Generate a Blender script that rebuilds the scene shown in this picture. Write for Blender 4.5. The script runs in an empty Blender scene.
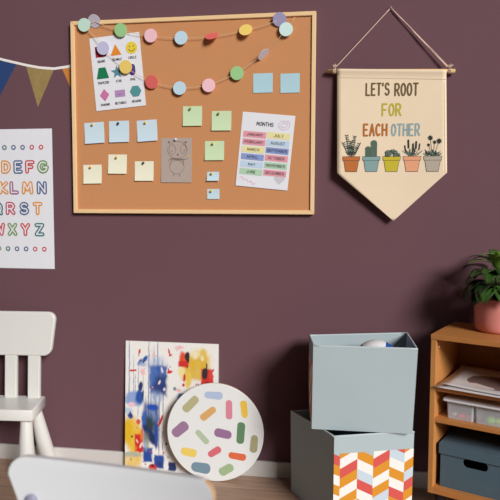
import bpy, bmesh, math, random
from mathutils import Vector, Matrix
random.seed(7)
sc = bpy.context.scene
COL = sc.collection
PI = math.pi

# ------------------------------------------------------------------ helpers
def lin(r, g, b):
    def f(c):
        c /= 255.0
        return c / 12.92 if c <= 0.04045 else ((c + 0.055) / 1.055) ** 2.4
    return (f(r), f(g), f(b), 1.0)

MATS = {}
def mat(name, rgb, rough=0.6, noise=0.0, nscale=20.0, bump=0.0, bscale=60.0, spec=0.3, sheen=0.0, stretch=None):
    if name in MATS:
        return MATS[name]
    m = bpy.data.materials.new(name); m.use_nodes = True
    nt = m.node_tree; b = nt.nodes['Principled BSDF']
    base = lin(*rgb)
    b.inputs['Base Color'].default_value = base
    b.inputs['Roughness'].default_value = rough
    b.inputs['Specular IOR Level'].default_value = spec
    tc = nt.nodes.new('ShaderNodeTexCoord')
    vec = tc.outputs['Object']
    if stretch:
        mp = nt.nodes.new('ShaderNodeMapping'); mp.inputs['Scale'].default_value = stretch
        nt.links.new(vec, mp.inputs['Vector']); vec = mp.outputs['Vector']
    nz = nt.nodes.new('ShaderNodeTexNoise'); nz.inputs['Scale'].default_value = nscale
    nz.inputs['Detail'].default_value = 4
    nt.links.new(vec, nz.inputs['Vector'])
    mx = nt.nodes.new('ShaderNodeMix'); mx.data_type = 'RGBA'
    mx.inputs[6].default_value = tuple(max(0, c * (1 - noise)) for c in base[:3]) + (1,)
    mx.inputs[7].default_value = tuple(min(1, c * (1 + noise)) for c in base[:3]) + (1,)
    nt.links.new(nz.outputs['Fac'], mx.inputs[0])
    nt.links.new(mx.outputs[2], b.inputs['Base Color'])
    if bump:
        n2 = nt.nodes.new('ShaderNodeTexNoise'); n2.inputs['Scale'].default_value = bscale
        n2.inputs['Detail'].default_value = 3
        nt.links.new(vec, n2.inputs['Vector'])
        bp = nt.nodes.new('ShaderNodeBump'); bp.inputs['Strength'].default_value = bump
        bp.inputs['Distance'].default_value = 0.002
        nt.links.new(n2.outputs['Fac'], bp.inputs['Height'])
        nt.links.new(bp.outputs['Normal'], b.inputs['Normal'])
    MATS[name] = m
    return m

def tag(o, label=None, cat=None, group=None, kind=None):
    if label: o['label'] = label
    if cat: o['category'] = cat
    if group: o['group'] = group
    if kind: o['kind'] = kind
    return o

def obj(name, bm, mats, parent=None, smooth=False, loc=None, rot=None, label=None):
    me = bpy.data.meshes.new(name)
    if isinstance(bm, bpy.types.Mesh):
        me = bm; me.name = name
    else:
        bm.normal_update(); bm.to_mesh(me); bm.free()
    if not isinstance(mats, (list, tuple)): mats = [mats]
    for m in mats: me.materials.append(m)
    if smooth:
        for p in me.polygons: p.use_smooth = True
    o = bpy.data.objects.new(name, me); COL.objects.link(o)
    if parent: o.parent = parent
    if loc is not None: o.location = loc
    if rot is not None: o.rotation_euler = rot
    if label: o['label'] = label
    return o

def thing(name, label, cat, loc=(0, 0, 0), rot=(0, 0, 0), group=None):
    o = bpy.data.objects.new(name, None); COL.objects.link(o)
    o.empty_display_size = 0.05
    o.location = loc; o.rotation_euler = rot
    return tag(o, label, cat, group)

def box(bm, x0, x1, y0, y1, z0, z1, mi=0):
    vs = [bm.verts.new((x, y, z)) for z in (z0, z1) for y in (y0, y1) for x in (x0, x1)]
    for f in ((0, 2, 3, 1), (4, 5, 7, 6), (0, 1, 5, 4), (2, 6, 7, 3), (0, 4, 6, 2), (1, 3, 7, 5)):
        bm.faces.new([vs[i] for i in f]).material_index = mi
    return vs

def bevel_all(bm, w, seg=2):
    bmesh.ops.bevel(bm, geom=bm.edges[:] + bm.verts[:], offset=w, segments=seg, affect='EDGES', profile=0.5)

def bbox_bm(x0, x1, y0, y1, z0, z1, w=0.0, seg=2):
    bm = bmesh.new(); box(bm, x0, x1, y0, y1, z0, z1)
    if w: bevel_all(bm, w, seg)
    return bm

def tube(bm, pts, r, seg=8, mi=0, closed=False):
    pts = [Vector(p) for p in pts]; n = len(pts); rings = []
    up = Vector((0.13, 0.31, 0.94))
    for i, p in enumerate(pts):
        if closed: t = pts[(i + 1) % n] - pts[i - 1]
        else: t = pts[min(i + 1, n - 1)] - pts[max(i - 1, 0)]
        t.normalize()
        a = t.cross(up)
        if a.length < 1e-4: a = t.cross(Vector((1, 0, 0)))
        a.normalize(); b = t.cross(a)
        rr = r[i] if isinstance(r, (list, tuple)) else r
        rings.append([bm.verts.new(p + (a * math.cos(2 * PI * k / seg) + b * math.sin(2 * PI * k / seg)) * rr) for k in range(seg)])
    m = n if closed else n - 1
    for i in range(m):
        A, B = rings[i], rings[(i + 1) % n]
        for k in range(seg):
            f = bm.faces.new((A[k], B[k], B[(k + 1) % seg], A[(k + 1) % seg])); f.material_index = mi; f.smooth = True
    if not closed:
        bm.faces.new(rings[0]).material_index = mi
        bm.faces.new(list(reversed(rings[-1]))).material_index = mi

def lathe(bm, prof, seg=32, M=None, mi=0):
    """prof: (r, z) list from bottom to top"""
    rings = []
    M = M or Matrix.Identity(4)
    for r, z in prof:
        if r < 1e-6: rings.append([bm.verts.new(M @ Vector((0, 0, z)))])
        else: rings.append([bm.verts.new(M @ Vector((r * math.cos(2 * PI * k / seg), r * math.sin(2 * PI * k / seg), z))) for k in range(seg)])
    for A, B in zip(rings, rings[1:]):
        for k in range(seg):
            k2 = (k + 1) % seg
            if len(A) == 1 and len(B) == 1: continue
            if len(A) == 1: q = (A[0], B[k2], B[k])
            elif len(B) == 1: q = (A[k], A[k2], B[0])
            else: q = (A[k], A[k2], B[k2], B[k])
            f = bm.faces.new(q); f.material_index = mi; f.smooth = True

def plate(outlines, thick, bev=0.0, upright=True, res=3):
    """flat outline(s) (first outer, the rest holes) -> solid plate with rounded rim.
    upright: outline lies in XZ and the plate is centred on y = 0."""
    cu = bpy.data.curves.new('tmp', 'CURVE'); cu.dimensions = '2D'; cu.fill_mode = 'BOTH'
    cu.extrude = max(thick / 2 - bev, 0.00001); cu.bevel_depth = bev; cu.bevel_resolution = res; cu.offset = -bev
    for pts in outlines:
        sp = cu.splines.new('POLY'); sp.points.add(len(pts) - 1); sp.use_cyclic_u = True
        for p, q in zip(sp.points, pts): p.co = (q[0], q[1], 0, 1)
    o = bpy.data.objects.new('tmp', cu); COL.objects.link(o)
    dg = bpy.context.evaluated_depsgraph_get()
    me = bpy.data.meshes.new_from_object(o.evaluated_get(dg))
    bpy.data.objects.remove(o); bpy.data.curves.remove(cu)
    bm = bmesh.new(); bm.from_mesh(me); bpy.data.meshes.remove(me)
    bmesh.ops.remove_doubles(bm, verts=bm.verts[:], dist=1e-5)
    if upright: bmesh.ops.rotate(bm, cent=(0, 0, 0), matrix=Matrix.Rotation(PI / 2, 3, 'X'), verts=bm.verts[:])
    bmesh.ops.recalc_face_normals(bm, faces=bm.faces[:])
    for f in bm.faces: f.material_index = 0
    return bm

def rrect(x0, x1, y0, y1, r, n=8, rs=None):
    """rounded rectangle outline, counter-clockwise; rs = radii (bl, br, tr, tl)"""
    rs = rs or (r, r, r, r); out = []
    for (cx, cy, a, q) in ((x0, y0, 180, 0), (x1, y0, 270, 1), (x1, y1, 0, 2), (x0, y1, 90, 3)):
        rr = rs[q]
        ox = cx + (rr if cx == x0 else -rr); oy = cy + (rr if cy == y0 else -rr)
        for k in range(n + 1):
            t = math.radians(a + 90 * k / n); out.append((ox + rr * math.cos(t), oy + rr * math.sin(t)))
    return out

# --- flat print: everything lies in local XZ, facing -y
def poly(bm, pts, y, mi=0):
    vs = [bm.verts.new((p[0], y, p[1])) for p in pts]
    f = bm.faces.new(vs); f.material_index = mi
    f.normal_update()
    if f.normal.y > 0: f.normal_flip()
    return f

def disc2(bm, x, z, rx, rz, y, mi=0, n=20, a0=0, rot=0):
    c, s = math.cos(rot), math.sin(rot)
    P = []
    for k in range(n):
        u = rx * math.cos(2 * PI * k / n + a0); v = rz * math.sin(2 * PI * k / n + a0)
        P.append((x + u * c - v * s, z + u * s + v * c))
    return poly(bm, P, y, mi)

def stroke(bm, pts, w, y, mi=0, n=8):
    for i, p in enumerate(pts):
        y -= 5e-6      # ink laid over ink, never exactly coplanar
        if n: disc2(bm, p[0], p[1], w / 2, w / 2, y, mi, n)
        if i:
            q = pts[i - 1]; dx, dz = p[0] - q[0], p[1] - q[1]; L = math.hypot(dx, dz)
            if L < 1e-7: continue
            nx, nz = -dz / L * w / 2, dx / L * w / 2
            y -= 5e-6
            poly(bm, [(q[0] + nx, q[1] + nz), (q[0] - nx, q[1] - nz), (p[0] - nx, p[1] - nz), (p[0] + nx, p[1] + nz)], y, mi)

def arc(cx, cy, rx, ry, a0, a1, n=12):
    return [(cx + rx * math.cos(math.radians(a0 + (a1 - a0) * k / n)), cy + ry * math.sin(math.radians(a0 + (a1 - a0) * k / n))) for k in range(n + 1)]

GL = {
 'A': [[(0, 0), (.5, 1), (1, 0)], [(.18, .36), (.82, .36)]],
 'B': [[(0, 0), (0, 1), (.5, 1)] + arc(.5, .76, .4, .24, 90, -90) + [(0, .52)], [(.5, .52)] + arc(.5, .26, .5, .26, 90, -90) + [(0, 0)]],
 'C': [arc(.5, .5, .5, .5, 50, 310)],
 'D': [[(0, 0), (0, 1), (.4, 1)] + arc(.4, .5, .6, .5, 90, -90) + [(0, 0)]],
 'E': [[(.9, 1), (0, 1), (0, 0), (.9, 0)], [(0, .52), (.75, .52)]],
 'F': [[(.95, 1), (0, 1), (0, 0)], [(0, .5), (.75, .5)]],
 'G': [arc(.5, .5, .5, .5, 48, 352) + [(1, .46), (.58, .46)]],
 'H': [[(0, 0), (0, 1)], [(1, 0), (1, 1)], [(0, .5), (1, .5)]],
 'I': [[(.5, 0), (.5, 1)]],
 'J': [[(.85, 1), (.85, .3)] + arc(.45, .3, .4, .3, 0, -160)],
 'K': [[(0, 0), (0, 1)], [(.95, 1), (.05, .45), (1, 0)]],
 'L': [[(0, 1), (0, 0), (.9, 0)]],
 'M': [[(0, 0), (.1, 1), (.5, .3), (.9, 1), (1, 0)]],
 'N': [[(0, 0), (0, 1), (1, 0), (1, 1)]],
 'O': [arc(.5, .5, .5, .5, 90, 450, 20)],
 'P': [[(0, 0), (0, 1), (.5, 1)] + arc(.5, .73, .45, .27, 90, -90) + [(0, .46)]],
 'Q': [arc(.5, .5, .5, .5, 90, 450, 20), [(.6, .3), (1, -.05)]],
 'R': [[(0, 0), (0, 1), (.5, 1)] + arc(.5, .74, .45, .26, 90, -90) + [(0, .48)], [(.45, .48), (1, 0)]],
 'S': [arc(.5, .745, .45, .255, 25, 270) + arc(.5, .255, .5, .255, 80, -155)],
 'T': [[(0, 1), (1, 1)], [(.5, 1), (.5, 0)]],
 'U': [[(0, 1), (0, .4)] + arc(.5, .4, .5, .4, 180, 360) + [(1, 1)]],
 'V': [[(0, 1), (.5, 0), (1, 1)]],
 'W': [[(0, 1), (.22, 0), (.5, .7), (.78, 0), (1, 1)]],
 'X': [[(0, 0), (1, 1)], [(0, 1), (1, 0)]],
 'Y': [[(0, 1), (.5, .48), (1, 1)], [(.5, .48), (.5, 0)]],
 'Z': [[(0, 1), (1, 1), (0, 0), (1, 0)]],
 "'": [[(.5, 1.0), (.42, .8)]],
}
def glyph(bm, ch, x, z, w, h, sw, y, mi):
    for q, pl in enumerate(GL[ch]):
        y -= 1.1e-4 * (q > 0)
        stroke(bm, [(x + px * w, z + pz * h) for px, pz in pl], sw, y, mi)

def text(bm, s, x0, x1, z, h, sw, y, mi, gap=0.35):
    adv = []
    for ch in s:
        adv.append(.5 if ch == ' ' else .25 if ch in "I'" else 1.15 if ch in 'MW' else 1.0)
    tot = sum(adv) + gap * (len(s) - 1)
    k = (x1 - x0) / tot; x = x0
    for ch, a in zip(s, adv):
        if ch == "'": glyph(bm, ch, x - .3 * k, z, .8 * k, h, sw, y, mi)
        elif ch == 'I': glyph(bm, ch, x + (a - 1) / 2 * k, z, k, h, sw, y, mi)
        elif ch != ' ': glyph(bm, ch, x, z, a * k, h, sw, y, mi)
        x += (a + gap) * k

def sheet_bm(w, h, curl=0.0, bend=0.0, n=8, t=0.0004):
    """paper in XZ centred on the origin, back at y = 0, bottom may curl away from the board (-y)"""
    bm = bmesh.new(); G = []
    for j in range(n + 1):
        row = []
        for i in range(n + 1):
            u, v = i / n, j / n
            yy = -curl * max(0, 1 - v * 1.25) ** 2 - bend * max(0, abs(u - .5) * 2 - .3) ** 2 * (1 - v)
            row.append(bm.verts.new(((u - .5) * w, yy, (v - .5) * h)))
        G.append(row)
    for j in range(n):
        for i in range(n):
            f = bm.faces.new((G[j][i], G[j][i + 1], G[j + 1][i + 1], G[j + 1][i]))
    r = bmesh.ops.extrude_face_region(bm, geom=bm.faces[:])
    bmesh.ops.translate(bm, vec=(0, -t, 0), verts=[v for v in r['geom'] if isinstance(v, bmesh.types.BMVert)])
    bmesh.ops.recalc_face_normals(bm, faces=bm.faces[:])
    return bm

def follow(bm, h, curl):
    for v in bm.verts: v.co.y -= curl * max(0, 1 - (v.co.z / h + .5) * 1.25) ** 2
# ------------------------------------------------------------------ materials
M_paper = mat('white_paper', (233, 233, 238), .7, .02, 30)
M_black = mat('black_ink', (52, 50, 54), .7)
M_wood = mat('pine_frame', (226, 184, 132), .5, .12, 9, stretch=(1, 1, 1))
M_white = mat('white_paint', (238, 236, 234), .38, .01, 10)

# ------------------------------------------------------------------ setting
WALL = mat('plum_wall_paint', (108, 77, 84), .75, .03, 3, .12, 180, .15)
o = obj('wall_back', bbox_bm(-3.2, 3.2, 0, .12, 0, 6.6), WALL); tag(o, kind='structure')

def floor_mat():
    m = bpy.data.materials.new('oak_floor_planks'); m.use_nodes = True
    nt = m.node_tree; N = nt.nodes; L = nt.links; b = N['Principled BSDF']
    tc = N.new('ShaderNodeTexCoord')
    br = N.new('ShaderNodeTexBrick'); br.offset = .37
    br.inputs['Scale'].default_value = 1; br.inputs['Mortar Size'].default_value = .0012
    br.inputs['Brick Width'].default_value = 1.1; br.inputs['Row Height'].default_value = .13
    br.inputs['Color1'].default_value = lin(183, 150, 128); br.inputs['Color2'].default_value = lin(166, 134, 112)
    br.inputs['Mortar'].default_value = lin(96, 74, 60)
    L.new(tc.outputs['Object'], br.inputs['Vector'])
    mp = N.new('ShaderNodeMapping'); mp.inputs['Scale'].default_value = (2.2, 30, 1)
    L.new(tc.outputs['Object'], mp.inputs['Vector'])
    nz = N.new('ShaderNodeTexNoise'); nz.inputs['Scale'].default_value = 2; nz.inputs['Detail'].default_value = 6
    L.new(mp.outputs['Vector'], nz.inputs['Vector'])
    mr = N.new('ShaderNodeMapRange'); mr.inputs[1].default_value = .3; mr.inputs[2].default_value = .7
    mr.inputs[3].default_value = .78; mr.inputs[4].default_value = 1.12
    L.new(nz.outputs['Fac'], mr.inputs[0])
    mx = N.new('ShaderNodeMix'); mx.data_type = 'RGBA'; mx.blend_type = 'MULTIPLY'; mx.inputs[0].default_value = 1
    L.new(br.outputs['Color'], mx.inputs[6]); L.new(mr.outputs[0], mx.inputs[7])
    L.new(mx.outputs[2], b.inputs['Base Color']); b.inputs['Roughness'].default_value = .5
    return m
o = obj('floor', bbox_bm(-3.2, 3.2, -6.6, 0.12, -.06, 0), floor_mat()); tag(o, kind='structure')
bm = bbox_bm(-3.2, 3.2, -.013, 0, 0, .066, .002)
o = obj('baseboard_back', bm, mat('baseboard_white', (208, 203, 199), .45)); tag(o, kind='structure')

# the rest of the room, outside the frame: grey walls, white ceiling, daylight from the open right side
GREYW = mat('grey_wall_paint', (128, 132, 132), .85, .02, 4)
o = obj('wall_left', bbox_bm(-3.3, -3.2, -6.5, .12, 0, 6.6), GREYW); tag(o, kind='structure')
o = obj('wall_rear', bbox_bm(-3.3, 3.2, -6.6, -6.5, 0, 6.6), GREYW); tag(o, kind='structure')
o = obj('ceiling', bbox_bm(-3.3, 3.2, -6.6, .12, 6.6, 6.7), mat('ceiling_white', (215, 214, 212), .9)); tag(o, kind='structure')

# ------------------------------------------------------------------ bunting (behind the cork board)
t = thing('bunting', 'cloth bunting on white tape running behind the left edge of the cork board', 'bunting', (-.74, -.0003, 1.68))
def P(*pts): return [(x + .74, z - 1.68) for x, z in pts]
tape = [(-1.25, 1.86), (-1.1, 1.805), (-.95, 1.757), (-.862, 1.731), (-.80, 1.7135), (-.741, 1.699), (-.70, 1.689), (-.64, 1.677), (-.578, 1.671), (-.52, 1.677), (-.46, 1.689)]
bm = bmesh.new()
up = [(x, z + .005) for x, z in tape]; dn = [(x, z - .0055) for x, z in tape]
for i in range(len(tape) - 1):
    poly(bm, P(up[i], dn[i], dn[i + 1], up[i + 1]), -.0012)
bmesh.ops.remove_doubles(bm, verts=bm.verts[:], dist=1e-5)
r = bmesh.ops.extrude_face_region(bm, geom=bm.faces[:])
bmesh.ops.translate(bm, vec=(0, .001, 0), verts=[v for v in r['geom'] if isinstance(v, bmesh.types.BMVert)])
bmesh.ops.recalc_face_normals(bm, faces=bm.faces[:])
obj('tape', bm, mat('white_tape', (244, 236, 230), .8), t, label='white cotton tape')
def flag(a, b, tip, m, lab):
    bm = plate([P(a, tip, b)], .001)
    obj('flag', bm, m, t, loc=(0, .0004, 0), label=lab)
flag((-.864, 1.728), (-.741, 1.697), (-.835, 1.545), mat('navy_cloth', (42, 68, 118), .9, .12, 60, .2, 400), 'navy blue triangular flag')
flag((-.701, 1.687), (-.578, 1.669), (-.652, 1.516), mat('olive_cloth', (156, 132, 82), .9, .22, 40, .2, 300), 'olive gold triangular flag')
flag((-.543, 1.672), (-.425, 1.69), (-.475, 1.52), mat('orange_cloth', (205, 130, 62), .9, .1, 60), 'orange triangular flag half hidden behind the board')

# ------------------------------------------------------------------ alphabet poster
t = thing('alphabet_poster', 'white poster of outlined coloured capital letters on the wall at left', 'poster', (-.802, .0002, 1.133))
obj('sheet', sheet_bm(.42, .588, 0), M_paper, t)
AC = {'o': (226, 150, 62), 'b': (86, 104, 146), 'r': (206, 72, 78), 'g': (120, 152, 96), 'm': (160, 98, 132), 't': (62, 120, 124), 'p': (196, 82, 104)}
acm = [mat('poster_' + k, v, .7) for k, v in AC.items()] + [M_paper]; aci = {k: i for i, k in enumerate(AC)}; aci['w'] = len(AC)
bm = bmesh.new()
def px(x): return -.592 - (52 - x) * .00448 + .802
def pz(y): return 1.427 - (y - 128.5) * .00418 - 1.133
rows = [(166.4, [('A', -31.6, 'r'), ('B', -19, 'b'), ('C', -7, 'g'), ('D', 5.2, 'o'), ('E', 17.8, 'b'), ('F', 29.6, 'r'), ('G', 42.4, 'g')]),
        (187.3, [('H', -30, 'g'), ('I', -20, 'o'), ('J', -10, 'b'), ('K', 2.3, 'o'), ('L', 13.3, 'm'), ('M', 26.4, 'o'), ('N', 40.8, 'b')]),
        (208.2, [('O', -30, 'o'), ('P', -17, 'g'), ('Q', -4, 't'), ('R', 8.8, 'p'), ('S', 22.6, 'b'), ('T', 36.2, 'o')]),
        (229.5, [('U', -30, 'b'), ('V', -17, 'g'), ('W', -3.2, 'r'), ('X', 10.2, 'g'), ('Y', 23.3, 'r'), ('Z', 37.6, 't')])]
for y, row in rows:
    for ch, x, c in row:
        w, h = (.036 if ch in 'MWG' else .028), .039
        if ch in 'O': w = .034
        for sw, yy, k in ((.0178, -.0008, c), (.0056, -.0012, 'w')):
            glyph(bm, ch, px(x) - w / 2, pz(y) - h / 2, w, h, sw, yy - .0004, aci[k])
for y, off in ((146.8, -.6), (249.2, .5)):
    for k, c in zip(range(9), 'ombgtbbpr'):
        x = 41.5 + off - (8 - k) * 9.2
        disc2(bm, px(x), pz(y), .0105, .0105, -.0012, aci[c], 20); disc2(bm, px(x), pz(y), .0052, .0052, -.0016, aci['w'], 16)
obj('printed_letters', bm, acm, t, label='coloured outlined letters and rings')

# ------------------------------------------------------------------ cork board
t = thing('cork_board', 'large cork notice board in a pine frame hanging on the plum wall', 'notice board', (.0035, 0, 1.0765))
CORK = mat('cork', (205, 144, 98), .9, .05, 140, .25, 300, .1)
obj('cork_panel', bbox_bm(-.487, .487, -.015, -.004, .009, .766), CORK, t)
fw, fy0, fy1 = .016, -.0225, -.004
def rail(a, b, c, d):
    bm = bmesh.new()
    pr = [bm.verts.new((p[0], fy1, p[1])) for p in (a, b, c, d)]; pf = [bm.verts.new((p[0], fy0, p[1])) for p in (a, b, c, d)]
    bm.faces.new(pr); bm.faces.new(pf)
    for i in range(4): bm.faces.new((pr[i], pr[(i + 1) % 4], pf[(i + 1) % 4], pf[i]))
    bmesh.ops.recalc_face_normals(bm, faces=bm.faces[:])
    bmesh.ops.bevel(bm, geom=bm.edges[:], offset=.0014, segments=2, affect='EDGES')
    return bm
W2, H = .497, .776
fx = mat('pine_rail_horizontal', (242, 204, 154), .5, .14, 6, stretch=(2, 30, 40))
fz = mat('pine_rail_upright', (242, 206, 158), .5, .14, 6, stretch=(40, 30, 2))
obj('frame_rail', rail((-W2, H), (W2, H), (W2 - fw, H - fw), (-W2 + fw, H - fw)), fx, t)
obj('frame_rail', rail((-W2, 0), (W2, 0), (W2 - fw, fw), (-W2 + fw, fw)), fx, t)
obj('frame_rail', rail((-W2, 0), (-W2, H), (-W2 + fw, H - fw), (-W2 + fw, fw)), fz, t)
obj('frame_rail', rail((W2, 0), (W2, H), (W2 - fw, H - fw), (W2 - fw, fw)), fz, t)
CY = -.0152   # cork surface

# sticky notes: corners measured on the board
BL = mat('blue_note', (206, 225, 236), .8, .02); YE = mat('yellow_note', (241, 238, 212), .8, .02)
GR = mat('green_note', (206, 227, 184), .8, .02); PB = mat('pale_blue_note', (198, 222, 232), .8, .02); TQ = mat('aqua_note', (178, 212, 222), .8, .02)
def note(name, c, w, h, deg, m, label, group, curl=.006, cat='sticky note', bend=0):
    o = obj(name, sheet_bm(w, h, curl, bend), m, None, loc=(c[0], CY, c[1]), rot=(0, -math.radians(deg), 0))
    return tag(o, label, cat, group)
PINS = {'yellow': (226, 186, 52), 'black': (34, 32, 36), 'orange': (226, 158, 56), 'silver': (224, 214, 220), 'olive': (150, 150, 62), 'gold': (214, 172, 40)}
def pin(x, z, col, label):
    bm = bmesh.new()
    M = Matrix.Translation((0, 0, 0)) @ Matrix.Rotation(PI / 2, 4, 'X') @ Matrix.Rotation(math.radians(12), 4, 'Y')
    lathe(bm, [(0, 0), (.0042, 0), (.0044, .0012), (.0026, .0028), (.0026, .0045), (.0046, .0060), (.0050, .0072), (.0042, .0082), (0, .0085)], 16, M)
    bmesh.ops.recalc_face_normals(bm, faces=bm.faces[:])
    o = obj('push_pin', bm, mat('pin_' + col, PINS[col], .25, spec=.5), None, True, loc=(x, CY - .0009, z))
    return tag(o, label, 'push pin', 'push pins on the cork board')
g = 'sticky notes on the cork board'
note('sticky_note', (-.399, 1.4045), .084, .085, 3, BL, 'light blue note under a yellow pin, leftmost of three pinned blue notes', g)
note('sticky_note', (-.2935, 1.4085), .085, .086, 1, BL, 'light blue note under a black pin, middle of three pinned blue notes', g)
note('sticky_note', (-.175, 1.4105), .084, .085, 3.4, BL, 'light blue note under a yellow pin, just above the grey drawing', g)
note('sticky_note', (-.41, 1.2365), .079, .077, 0.8, YE, 'pale yellow note under an orange pin, lowest left corner of the board', g)
note('sticky_note', (-.302, 1.277), .079, .078, -.6, YE, 'pale yellow note, middle and highest of the three yellow notes', g)
note('sticky_note', (-.189, 1.2485), .079, .079, 0, YE, 'pale yellow note under a black pin beside the grey drawing', g)
note('sticky_note', (.013, 1.4655), .078, .078, 0, GR, 'pale green note straight above the right edge of the grey drawing', g)
note('sticky_note', (.131, 1.445), .079, .077, -.4, GR, 'pale green note beside the top of the months sheet', g)
note('sticky_note', (.1025, 1.328), .078, .076, 0, GR, 'pale green note lowest of the three green ones, above two tiny notes', g)
note('sticky_note', (.0965, 1.2265), .049, .036, 0, PB, 'tiny pale blue note, upper one of the two tiny notes', g, .009)
note('sticky_note', (.0975, 1.156), .05, .04, .4, PB, 'tiny pale blue note, lower one of the two tiny notes', g, .003)
note('sticky_note', (.296, 1.588), .077, .075, .3, TQ, 'unpinned aqua note, left of the pair above the months sheet', g, .002)
note('sticky_note', (.402, 1.585), .075, .074, .2, TQ, 'unpinned aqua note, right of the pair near the right frame', g, .002)
pin(-.407, 1.438, 'yellow', 'yellow push pin in the leftmost blue note')
pin(-.297, 1.441, 'black', 'black push pin in the middle blue note')
pin(-.182, 1.442, 'yellow', 'yellow push pin in the blue note above the grey drawing')
pin(-.418, 1.265, 'orange', 'orange push pin in the lowest left yellow note')
pin(-.306, 1.304, 'gold', 'gold push pin in the middle yellow note')
pin(-.192, 1.281, 'black', 'black push pin in the yellow note beside the grey drawing')
pin(-.057, 1.374, 'silver', 'silver white push pin holding the grey drawing')
pin(.004, 1.494, 'olive', 'olive push pin in the green note above the drawing')
pin(.119, 1.473, 'olive', 'olive push pin in the green note beside the months sheet')
pin(.096, 1.355, 'gold', 'gold push pin in the lowest green note')
pin(.091, 1.237, 'yellow', 'yellow push pin in the upper tiny note')
pin(.089, 1.168, 'yellow', 'yellow push pin in the lower tiny note')

# grey drawing of an animal
t = thing('pencil_drawing', 'grey card with a pencil drawing of an animal pinned on the cork', 'drawing', (-.054, CY, 1.291), (0, math.radians(.6), 0))
obj('sheet', sheet_bm(.127, .178, .003), mat('grey_card', (182, 164, 154), .8, .03), t)
bm = bmesh.new(); Y0 = -.0008
def dpt(x, y): return ((x - 180) * .000487, (255 - y) * .000478)     # small drawing grid
def dline(pts, w=.0010, mi=0): stroke(bm, [dpt(*p) for p in pts], w, Y0 - .0004, mi, 6)
def dell(cx, cy, rx, ry, a0=0, a1=360, w=.0010, n=24): dline(arc(cx, cy, rx, ry, a0, a1, n), w)
dell(188, 168, 84, 72); dell(145, 165, 28, 40); dell(240, 162, 24, 38)
for x, y, r in ((143, 178, 5), (246, 172, 5), (192, 208, 8), (116, 104, 9), (258, 104, 9)):
    disc2(bm, *dpt(x, y), r * .00048, r * .00048, Y0 - .0005, 0, 12)
dell(185, 312, 62, 58); dline([(128, 240), (240, 246)], .0022); dline([(132, 248), (246, 252)], .0018)
dline([(130, 240), (112, 262)], .0018); dline([(140, 250), (122, 298)], .0018); dline([(236, 250), (240, 290)], .0018)
dline([(244, 250), (272, 242)], .002); dline([(160, 368), (154, 390)], .002); dline([(208, 370), (208, 390)], .002)
disc2(bm, *dpt(284, 222), .0045, .0055, Y0 - .0006, 1, 14)
follow(bm, .178, .003); obj('pencil_lines', bm, [mat('pencil', (122, 106, 100), .7), mat('yellow_crayon', (214, 176, 70), .7)], t)

# ---- shapes sheet
t = thing('shapes_sheet', 'white sheet of nine coloured named shapes at top left of the cork board', 'poster', (-.297, CY, 1.647), (0, -math.radians(5.2), 0))
obj('sheet', sheet_bm(.211, .292, .002), M_paper, t)
SH = {'maroon': (172, 38, 66), 'orange': (232, 140, 44), 'yellow': (236, 208, 66), 'green': (18, 122, 80), 'teal': (88, 140, 156), 'violet': (86, 62, 132), 'pink': (208, 118, 164), 'lilac': (184, 142, 190), 'sea': (84, 150, 152)}
sm = [mat('shape_' + k, v, .7) for k, v in SH.items()] + [M_black]; si = {k: i for i, k in enumerate(SH)}; si['k'] = len(SH)
y = -.0012
def shp(lab):
    xs_ = [v.co.x for v in bm.verts]; zs_ = [v.co.z for v in bm.verts]; mx_, mz_ = (min(xs_) + max(xs_)) / 2, (min(zs_) + max(zs_)) / 2
    for v in bm.verts: v.co.x = mx_ + (v.co.x - mx_) * 1.2; v.co.z = mz_ + (v.co.z - mz_) * 1.2
    follow(bm, .292, .002); obj('printed_shape', bm, sm, t, label=lab)
cx = (-.064, .002, .068); cz = (.088, .002, -.086)
bm = bmesh.new()
poly(bm, [(cx[0] - .018, cz[0] - .018), (cx[0] + .018, cz[0] - .018), (cx[0] + .018, cz[0] + .018), (cx[0] - .018, cz[0] + .018)], y, si['maroon'])
shp('maroon square')
bm = bmesh.new()
poly(bm, [(cx[1] - .021, cz[0] - .018), (cx[1] + .018, cz[0] - .018), (cx[1] - .001, cz[0] + .019)], y, si['orange'])
shp('orange triangle')
bm = bmesh.new()
disc2(bm, cx[2], cz[0], .020, .020, y, si['yellow'], 28)
for ex in (-.007, .007): disc2(bm, cx[2] + ex, cz[0] + .005, .002, .002, y - .0003, si['k'], 10)
stroke(bm, arc(cx[2], cz[0] - .001, .011, .010, 200, 340, 10), .0018, y - .0003, si['k'], 6)
shp('yellow circle with a smile')
bm = bmesh.new()
poly(bm, [(cx[0] - .022, cz[1] - .018), (cx[0] + .022, cz[1] - .018), (cx[0] + .012, cz[1] + .019), (cx[0] - .012, cz[1] + .019)], y, si['green'])
shp('green trapezoid')
bm = bmesh.new()
for k in range(5):   # star
    a = math.radians(90 + 72 * k); b0 = a - math.radians(36); b1 = a + math.radians(36); c = (cx[1] - .004, cz[1] - .002)
    poly(bm, [c, (c[0] + .0095 * math.cos(b0), c[1] + .0095 * math.sin(b0)), (c[0] + .023 * math.cos(a), c[1] + .023 * math.sin(a)), (c[0] + .0095 * math.cos(b1), c[1] + .0095 * math.sin(b1))], y, si['teal'])
shp('teal star')
bm = bmesh.new()
poly(bm, [(cx[2] - .006 + p[0], cz[1] + p[1]) for p in rrect(-.011, .011, -.019, .019, .0109)], y, si['violet'])
shp('violet oval')
bm = bmesh.new()
poly(bm, [(cx[0], cz[2] - .021), (cx[0] + .017, cz[2]), (cx[0], cz[2] + .021), (cx[0] - .017, cz[2])], y, si['pink'])
shp('pink diamond')
bm = bmesh.new()
poly(bm, [(cx[1] - .018, cz[2] - .012), (cx[1] + .018, cz[2] - .012), (cx[1] + .018, cz[2] + .011), (cx[1] - .018, cz[2] + .011)], y, si['lilac'])
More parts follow.
